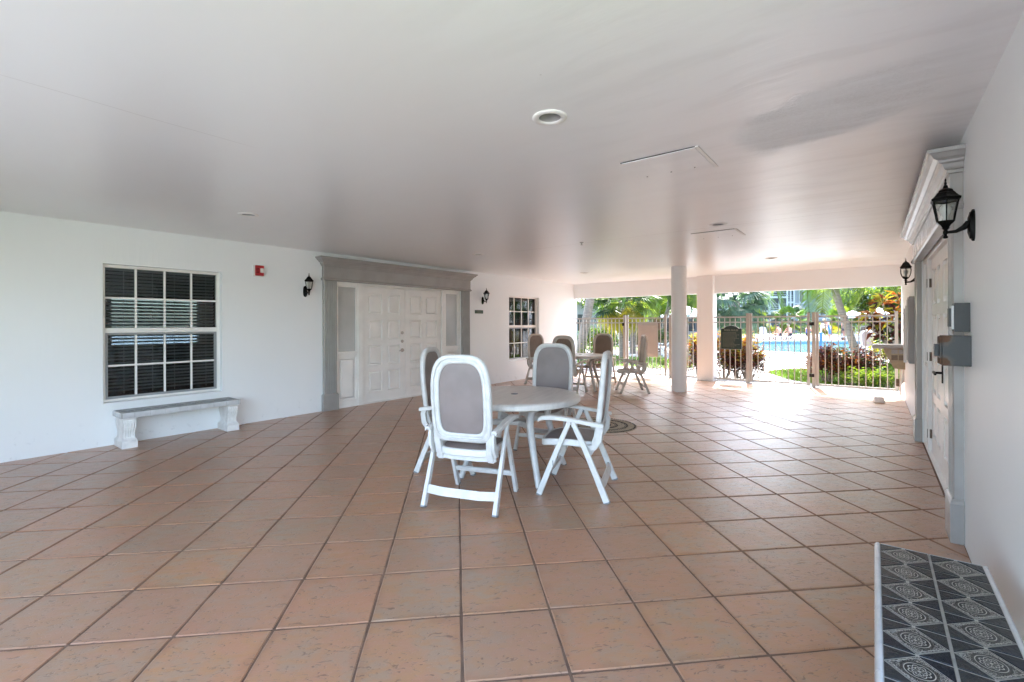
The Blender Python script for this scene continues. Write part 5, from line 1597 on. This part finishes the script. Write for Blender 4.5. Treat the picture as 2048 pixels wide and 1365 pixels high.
shrub('green_bush', (-7.9, 15.2, -.03), (.6, .3, .9), 1100, .10, [M['lf_ye'], M['lf_lt'], M['lf_md']], 'yellow green bush near the leaning palm foot', 'shrub', (1, 2, 2), rg)
for k, (x, y, h) in enumerate(((-7.6, 48.3, 1.3), (-4.2, 48.4, 1.5), (-3.2, 48.0, 1.2), (-.4, 48.2, 1.6), (1.2, 48.0, 1.8), (-10.6, 47.0, 1.4))):
    shrub('pool_shrub', (x, y, -.03), (.95, .4, h), 700, .18, GREEN if k % 2 else [M['lf_lt'], M['lf_ye'], M['lf_md']],
          ['shrub beyond the pool behind the grey lounger', 'shrub beyond the pool right of the seated bathers', 'shrub beyond the pool left of the gate post', 'leafy shrub beyond the pool behind the standing bather',
           'tall shrub beyond the pool at the far right', 'shrub beyond the pool at its left edge'][k], 'shrub', None, rg, 7, group='shrubs beyond the pool')


# ---- leafy trees of the backdrop
def tree(loc, h, r, mats, label, seed, n=2600, leaf=.34, weights=None, trunkr=.16, squash=.75, group='leafy trees of the background'):
    rng = random.Random(seed); T = thing('leafy_tree', loc, label, 'tree', 0, group)
    tk = MB(); tk.tube([(0, 0, 0), (rng.uniform(-.2, .2), 0, h * .3), (rng.uniform(-.4, .4), 0, h * .62)], [trunkr * 1.3, trunkr, trunkr * .6], 9)
    cl = []
    for k in range(26):
        v = Vector((rng.gauss(0, 1), rng.gauss(0, 1), rng.gauss(0, 1))).normalized() * rng.random() ** .4
        c = Vector((v.x * r, v.y * r, h * .62 + v.z * r * squash)); cl.append((c, r * rng.uniform(.22, .42)))
        if k < 9: tk.tube([(0, 0, h * .42), tuple(Vector((0, 0, h * .5)).lerp(c, .6)), tuple(c)], [trunkr * .5, trunkr * .28, .03], 5)
    tk.build('trunk', M['bark'], T, smooth=50)
    mb = MB()
    for k in range(n):
        c, cr = rng.choice(cl); v = Vector((rng.gauss(0, 1), rng.gauss(0, 1), rng.gauss(0, .8))).normalized() * cr * rng.uniform(.55, 1.05)
        d = Vector((rng.gauss(0, 1), rng.gauss(0, 1), rng.uniform(-.8, .6)))
        leaf_quad(mb, c + v, d, Vector((0, 0, 1)), leaf * rng.uniform(.6, 1.3), leaf * .5, rng.choices(range(len(mats)), weights or [1] * len(mats))[0])
    mb.build('crown', mats, T, smooth=0)
    return T


TL = [(-19, 30, 7.5, 3.4, 'broad leafy tree behind the leaning palm at the far left'), (-14.5, 33, 7.0, 3.2, 'light green leafy tree behind the fan palm'), (-14.0, 42, 8.5, 3.9, 'tall leafy tree behind the date palm'),
      (-21, 44, 9, 4.2, 'large leafy tree filling the gap above the left lawn'), (-11.5, 37.0, 6.5, 2.6, 'leafy tree showing between the two columns'), (-10.8, 50, 7.5, 3.2, 'leafy tree behind the blue green palm'),
      (-1.0, 54, 5.0, 2.0, 'leafy tree with pale branches right of the far building windows'), (2.6, 52, 7.5, 3.4, 'leafy tree behind the orange croton'), (6.5, 50, 8.0, 3.6, 'leafy tree at the far right edge of the opening'), (-28, 50, 10, 4.6, 'very large tree far behind the left fence')]
for k, (x, y, h, r_, lab) in enumerate(TL):
    tree((x, y, -.03), h, r_, GREEN, lab, 40 + k, 3000, .36, ((2.4, 1.2, .4) if k in (1, 4, 6, 7) else (1.6, 1.5, .7)))


# ================================================================== BUILDINGS BEYOND
def far_building():
    D = 70.0
    T = thing('apartment_building', (0, 0, -.03), 'pale apartment block with screened balconies beyond the pool', 'building', YAW)
    k = D / 938.5
    lat = lambda px_: (px_ - 1024) * k
    zz = lambda py_: 1.38 + .03 + (648.6 - py_) * k
    mb = MB(); mb.box(lat(1584), lat(1900), D, D + 12, 0, 12); mb.box(lat(1486), lat(1528), D + 1.5, D + 12, 0, 12); mb.box(lat(1528), lat(1584), D + 3, D + 12, 0, 12)
    mb.build('wall', M['bwall'], T, smooth=0)
    mb = MB()
    for py_ in (640, 609.5, 579, 548): mb.box(lat(1584), lat(1900), D - .06, D, zz(py_) - .05, zz(py_) + .07)
    mb.build('string_course', M['bwhite'], T, smooth=0)
    for (a, b, dep, floors) in ((1528, 1562, -1.6, (625, 598, 568)), (1566, 1585, -.4, (638, 607.5, 577))):
        mb = MB()
        for py_ in floors: mb.box(lat(a) - .1, lat(b) + .1, D + dep - .1, D + 2.9, zz(py_) - .14, zz(py_) + .14)
        mb.build('balcony_slab', M['bwhite'], T, smooth=0)
        xs_ = [lat(a), (lat(a) + lat(b)) / 2 + .15, lat(b)] if b - a > 25 else [lat(a), lat(a) + (lat(b) - lat(a)) * .62, lat(b)]
        for x in xs_:
            m2 = MB(); m2.box(x - .13, x + .13, D + dep - .05, D + dep + .2, 0, 12); m2.build('balcony_post', M['bwhite'], T, smooth=0)
        for i, py_ in enumerate(floors):
            top = zz(py_) + 2.0
            m2 = MB(); m2.box(lat(a) + .1, lat(b) - .1, D + dep + .06, D + dep + .09, zz(py_) + .14, zz(py_) + 2.15); m2.build('screen', M['screen'], T, smooth=0)
            m2 = MB()
            for h_ in (.35, .7, 1.0): m2.box(lat(a), lat(b), D + dep - .02, D + dep + .04, zz(py_) + h_, zz(py_) + h_ + .05)
            m2.build('railing', M['bwhite'], T, smooth=0)
        m2 = MB(); m2.box(lat(a) + .1, lat(b) - .1, D + dep + .06, D + dep + .09, 0, zz(floors[0]) - .14); m2.build('screen', M['screen'], T, smooth=0)
    for (x0_, x1_, y0_, y1_) in ((1599, 1607, 620, 631), (1599, 1607, 585, 606), (1601, 1607, 652, 662), (1640, 1649, 620, 632), (1664, 1672, 612, 632), (1700, 1712, 612, 632), (1664, 1672, 580, 600), (1664, 1676, 648, 662)):
        f = MB(); f.box(lat(x0_) - .12, lat(x1_) + .12, D - .08, D, zz(y1_) - .12, zz(y0_) + .12); w = f.build('window', M['bwhite'], T, smooth=0)
        p = MB(); p.box(lat(x0_), lat(x1_), D - .10, D - .082, zz(y1_), zz(y0_)); p.build('pane', M['bglass'], w, smooth=0)
    m2 = MB(); m2.box(lat(1601), lat(1607), D - .35, D, zz(638), zz(634)); m2.build('air_conditioner', M['greybox'], T, smooth=0)
    # low wing at left
    for i, px_ in enumerate((1490, 1503, 1516)):
        f = MB(); f.box(lat(px_), lat(px_ + 8), D + 1.40, D + 1.5, zz(640), zz(628)); f.build('louvre', M['bglass'], T, smooth=0)
    return T


far_building()

T = thing('sky_shade_wing', (2.4, 12.3, -.03), 'unseen white wing added at the right to block sky light from the opening', 'building')
mb = MB(); mb.box(0, 6, 0, 20, 0, 6.5); mb.build('wall', M['wall'], T, smooth=0)  # unseen wing, added to keep sky light off the far left wall
for z in (1.0, 4.1):
    for y in (2, 6, 10, 14, 18):
        f = MB(); f.box(-.05, 0, y - .7, y + .7, z - .1, z + 1.4); w = f.build('window', M['white'], T, smooth=0)
        p = MB(); p.box(-.07, -.052, y - .6, y + .6, z, z + 1.3); p.build('pane', M['bglass'], w, smooth=0)
mb = MB(); mb.box(-.5, 6.3, -.3, 20.3, 6.5, 6.8); mb.build('roof', M['roof'], T, smooth=0)

T = thing('villa', (-16.5, 36.0, -.03), 'low white building with dark windows behind the left garden', 'building', radians(18))
mb = MB(); mb.box(-9, 9, 0, 6, 0, 3.3); mb.build('wall', M['bwhite'], T, smooth=0)
mb = MB(); mb.prism([(-.8, 3.2), (6.8, 3.2), (3, 4.8)], -9.6, 9.6, 'x'); mb.build('roof', M['roof'], T, smooth=0)
for x in (-7.5, -5.2, -3.0, -.8, 1.4, 3.6, 5.8):
    f = MB(); f.box(x - .62, x + .62, -.05, 0, .7, 2.3); w = f.build('window', M['bwhite'], T, smooth=0)
    p = MB(); p.box(x - .52, x - .02, -.07, -.052, .8, 2.2); p.box(x + .02, x + .52, -.07, -.052, .8, 2.2); p.build('pane', M['bglass'], w, smooth=0)

# green name board on posts beyond the pool
T = thing('green_board', (-7.45, 51.5, -.03), 'long dark green board standing beyond the pool behind the bathers', 'sign', YAW)
mb = MB(); mb.box(-.88, .88, -.04, .04, 1.80, 2.25); mb.build('board', M['green'], T, smooth=0)
for x in (-.8, .8):
    mb = MB(); mb.box(x - .05, x + .05, -.05 + .09, .05 + .09, 0, 2.3); mb.build('post', M['bwhite'], T, smooth=0)


# ================================================================== THINGS ROUND THE POOL
def umbrella(loc, r_, z0, z1, label, first=None):
    T = thing('patio_umbrella', loc, label, 'umbrella', .2, 'white patio umbrellas')
    mb = MB(); n_ = 8
    ring = lambda rr, z, sag=0: [(rr * cos(2 * pi * k / (2 * n_)) * (1 - (.05 if k % 2 else 0)), rr * sin(2 * pi * k / (2 * n_)) * (1 - (.05 if k % 2 else 0)), z - (sag if k % 2 else 0)) for k in range(2 * n_)]
    mb.rings([ring(r_, z0 - .16, .0), ring(r_, z0, .03), ring(r_ * .55, z0 + (z1 - z0) * .55, .02), ring(.12, z1 - .06), ring(.02, z1)], cap=False)
    mb.build('canopy', M['umb'], T, smooth=0)
    mb = MB(); mb.tube([(0, 0, 0), (0, 0, z1)], .025, 8); mb.build('pole', M['pipe'], T)
    mb = MB(); mb.lathe([(.30, 0), (.30, .05), (.06, .12), (.03, .30)], (0, 0, 0), 16); mb.build('base', M['concrete'], T, smooth=40)
    return T


umbrella((-9.15, 29.0, -.03), 1.35, 1.95, 2.55, 'white umbrella with scalloped rim showing between the two columns')
umbrella((-1.35, 46.5, -.03), .95, 1.95, 2.4, 'white umbrella beyond the pool, left of the two at right')
umbrella((.35, 47.0, -.03), 1.0, 2.1, 2.6, 'white umbrella beyond the pool partly behind the croton')


def lounger(loc, rz, label, up=.9, first=True):
    T = thing('sun_lounger', loc, label, 'sun lounger', rz, 'white sun loungers')
    mb = MB(); 
    for s in (-1, 1): mb.sweep([(s * .30, -.55, .34), (s * .30, .95, .34)], (1, 0, 0), .045, .06)
    for y in (-.55, -.1, .4, .93): mb.box(-.30, .30, y - .03, y + .03, .32, .36)
    mb.build('frame', M['whitep'], T, smooth=0)
    mb = MB(); mb.box(-.275, .275, -.5, .92, .362, .372); mb.build('seat_sling', M['lgrey'], T, smooth=0)
    c, s_ = cos(up), sin(up)
    mb = MB(); q = [(-.30, 0), (.30, 0), (.27, .70), (.15, .78), (-.15, .78), (-.27, .70)]
    P = lambda x, t_, o: (x, -.5 - t_ * c + o * s_, .36 + t_ * s_ + o * c)
    n_ = len(q)
    inn = [(x * .84, .06 + t_ * .86) for x, t_ in q]
    mb.rings([[P(x, t_, .02) for x, t_ in q], [P(x, t_, .02) for x, t_ in inn], [P(x, t_, -.02) for x, t_ in inn], [P(x, t_, -.02) for x, t_ in q], [P(x, t_, .02) for x, t_ in q]], cap=False)
    b = mb.build('backrest', M['whitep'], T, smooth=0)
    mb = MB(); mb.poly([P(x, t_, 0) for x, t_ in inn]); mb.build('back_sling', M['lgrey'], T, smooth=0)
    for sx in (-1, 1):
        for y in (-.35, .75):
            mb = MB(); mb.sweep([(sx * .29, y - .12, .33), (sx * .29, y + .10, 0)], (1, 0, 0), .04, .05); mb.sweep([(sx * .29, y + .12, .33), (sx * .29, y - .10, 0)], (1, 0, 0), .038, .05)
            mb.build('leg', M['whitep'], T, smooth=0)
        mb = MB(); mb.sweep([(sx * .33, -.45, .52), (sx * .33, -.1, .54)], (1, 0, 0), .05, .03); mb.sweep([(sx * .32, -.2, .53), (sx * .31, -.1, .34)], (1, 0, 0), .03, .04); mb.build('armrest', M['whitep'], T, smooth=0)
    return T


lo = lounger((-9.15, 21.4, -.03), radians(-75), 'white sun lounger with raised back behind the picket gate', 1.15)
lounger((-7.55, 20.9, -.03), radians(60), 'white sun lounger right of the banner beside the column', .7)
lf = lounger((-7.15, 42.2, -.03), YAW + pi - .3, 'flat white lounger beyond the pool, first from the left post', .15)
LX = [(-6.5, 42.9, 'flat white lounger beyond the pool, second from the left post'), (-5.75, 43.1, 'white lounger under the two seated bathers'), (-5.0, 43.5, 'white lounger under the seated pair, on their right'),
      (-4.2, 44.0, 'white lounger beside the bather in blue'), (-3.4, 44.6, 'flat white lounger just left of the gate post'), (-2.2, 45.2, 'flat white lounger right of the gate post'),
      (-1.0, 45.6, 'flat white lounger beyond the pool behind the standing bather'), (.2, 45.7, 'flat white lounger beyond the pool under the croton')]
for x, y, lab in LX: copy_tree(lf, (x, y, -.03), YAW + pi - .3, lab)
lounger((-7.0, 43.9, -.03), YAW + pi, 'grey backed lounger with raised back left of the seated bathers', 1.2)
# white resin chairs around, same build as the patio chairs
wc = 'white resin chairs by the pool'
cz = copy_tree(chA, (-.05, 21.6, -.03), radians(-35), 'white resin chair with grey back on the deck by the fountain ledge', wc)
for k, (x, y) in enumerate(((-1.5, 47.6), (-.7, 47.8), (.1, 47.9), (.9, 47.8))):
    copy_tree(chA, (x, y, -.03), radians(140 + 25 * k), ['white chair beyond the pool under the left umbrella', 'white chair beyond the pool, second under the umbrellas', 'white chair beyond the pool, third under the umbrellas', 'white chair beyond the pool at the right end'][k], wc)

# pool lift
T = thing('pool_lift', (-1.85, 25.0, -.03), 'blue pool lift post at the near edge of the pool', 'pool lift')
mb = MB(); mb.box(-.06, .06, -.05, .05, .02, 1.0); mb.build('cover', M['blue'], T, smooth=0, bevel=.03)
mb = MB(); mb.tube([(0, 0, .95), (0, 0, 1.25), (.05, .3, 1.35), (.05, .7, 1.2)], .035, 8); mb.build('arm', M['pipe'], T)


# ---- people: one skinned body each
def person(loc, rz, label, joints, bones, radii, clothes=(), hair=None):
    T = thing('person', loc, label, 'person', rz)
    me = bpy.data.meshes.new('body'); me.from_pydata([Vector(j) for j in joints], bones, []); me.materials.append(M['skin'])
    o = bpy.data.objects.new('body', me); COL.objects.link(o); o.parent = T
    sk = o.modifiers.new('skin', 'SKIN'); sk.use_smooth_shade = True
    for v, r_ in zip(me.skin_vertices[0].data, radii): v.radius = (r_, r_)
    me.skin_vertices[0].data[0].use_root = True
    sb = o.modifiers.new('sub', 'SUBSURF'); sb.levels = 1; sb.render_levels = 2
    for nm, mat, pts, rad in clothes:
        mb = MB(); mb.tube(pts, rad, 12); c = mb.build(nm, mat, T, smooth=60)
    if hair:
        hp, mat, r_ = hair
        mb = MB(); mb.lathe([(.001, r_ * 1.0), (r_ * .55, r_ * .86), (r_ * .9, r_ * .45), (r_ * 1.0, 0), (r_ * .85, -r_ * .35)], hp, 12, cap=False); mb.build('hair', mat, T, smooth=60)
    return T


# joint order: pelvis, belly, chest, neck, head, crown, shoulders l/r, elbows, wrists, hands, hips, knees, ankles, toes
BON = [(0, 1), (1, 2), (2, 3), (3, 4), (4, 5), (2, 6), (6, 8), (8, 10), (10, 12), (2, 7), (7, 9), (9, 11), (11, 13), (0, 14), (14, 16), (16, 18), (18, 20), (0, 15), (15, 17), (17, 19), (19, 21)]
RAD = [.15, .145, .155, .06, .095, .075, .07, .07, .045, .045, .032, .032, .035, .035, .10, .10, .065, .065, .042, .042, .04, .04]
def seated(lean=.15, arms=.1):
    return [(0, 0, .50), (0, lean * .3, .68), (0, lean * .7, .90), (0, lean, 1.04), (0, lean + .03, 1.16), (0, lean + .02, 1.24), (-.19, lean * .8, .96), (.19, lean * .8, .96),
            (-.25, lean + .08, .72), (.25, lean + .08, .72), (-.16, lean + .30, .62), (.16, lean + .30, .62), (-.13, lean + .38, .60), (.13, lean + .38, .60),
            (-.10, .05, .47), (.10, .05, .47), (-.12, .48, .50), (.12, .48, .50), (-.12, .52, .10), (.12, .52, .10), (-.12, .66, .05), (.12, .66, .05)]
def upright(stride=.15, bend=0.0):
    return [(0, 0, .92), (0, bend * .2, 1.10), (0, bend * .6, 1.32), (0, bend, 1.47), (0, bend + .02, 1.59), (0, bend + .02, 1.67), (-.19, bend * .7, 1.40), (.19, bend * .7, 1.40),
            (-.25, bend * .8, 1.12), (.25, bend * .8, 1.12), (-.24, bend + .12, .88), (.24, bend + .10, .88), (-.23, bend + .15, .79), (.23, bend + .13, .79),
            (-.10, 0, .88), (.10, 0, .88), (-.11, stride * .5, .48), (.11, -stride * .4, .48), (-.11, stride, .08), (.11, -stride, .08), (-.11, stride + .14, .03), (.11, -stride + .14, .03)]
sh = lambda pts: [('shorts', M['trunks'], [(0, -.02, .62), (0, 0, .50), (0, .10, .46)], [.165, .175, .15])]
person((-5.95, 43.3, -.03), YAW + .5, 'shirtless man with dark hair sitting hunched on a lounger, left of the pair', seated(.22), BON, RAD, sh(0), ((0, .24, 1.20), M['trunks'], .105))
person((-5.30, 43.6, -.03), YAW + .2, 'shirtless man with fair hair sitting on a lounger, right of the pair', seated(.18), BON, [r_ * 1.08 for r_ in RAD], sh(0), ((0, .20, 1.20), M['hat'], .11))
person((-4.15, 44.1, -.03), YAW - 1.2, 'seated bather in dark blue beside the gate post', seated(.05), BON, RAD, [('top', M['bluecloth'], [(0, .02, .55), (0, .05, .75), (0, .06, .95)], [.165, .16, .15])] + sh(0), ((0, .08, 1.20), M['trunks'], .105))
person((-2.75, 43.3 + 1.6, -.03), YAW + 1.4, 'standing bather bending forward in a white top with straw hat', upright(.05, .35), BON, RAD, [('top', M['whitecloth'], [(0, .0, .85), (0, .08, 1.10), (0, .22, 1.36)], [.17, .165, .17]), ('towel', M['blue'], [(-.2, .05, .55), (-.22, .12, .9), (-.18, .2, 1.3)], [.10, .08, .05])], ((0, .37, 1.63), M['hat'], .14))
person((-1.80, 45.0, -.03), YAW - 1.3, 'bather walking in dark swimwear right of the bending one', upright(.28, .05), BON, RAD, [('swimsuit', M['trunks'], [(0, 0, .80), (0, .02, 1.05), (0, .04, 1.35)], [.165, .155, .16])], ((0, .07, 1.63), M['trunks'], .105))
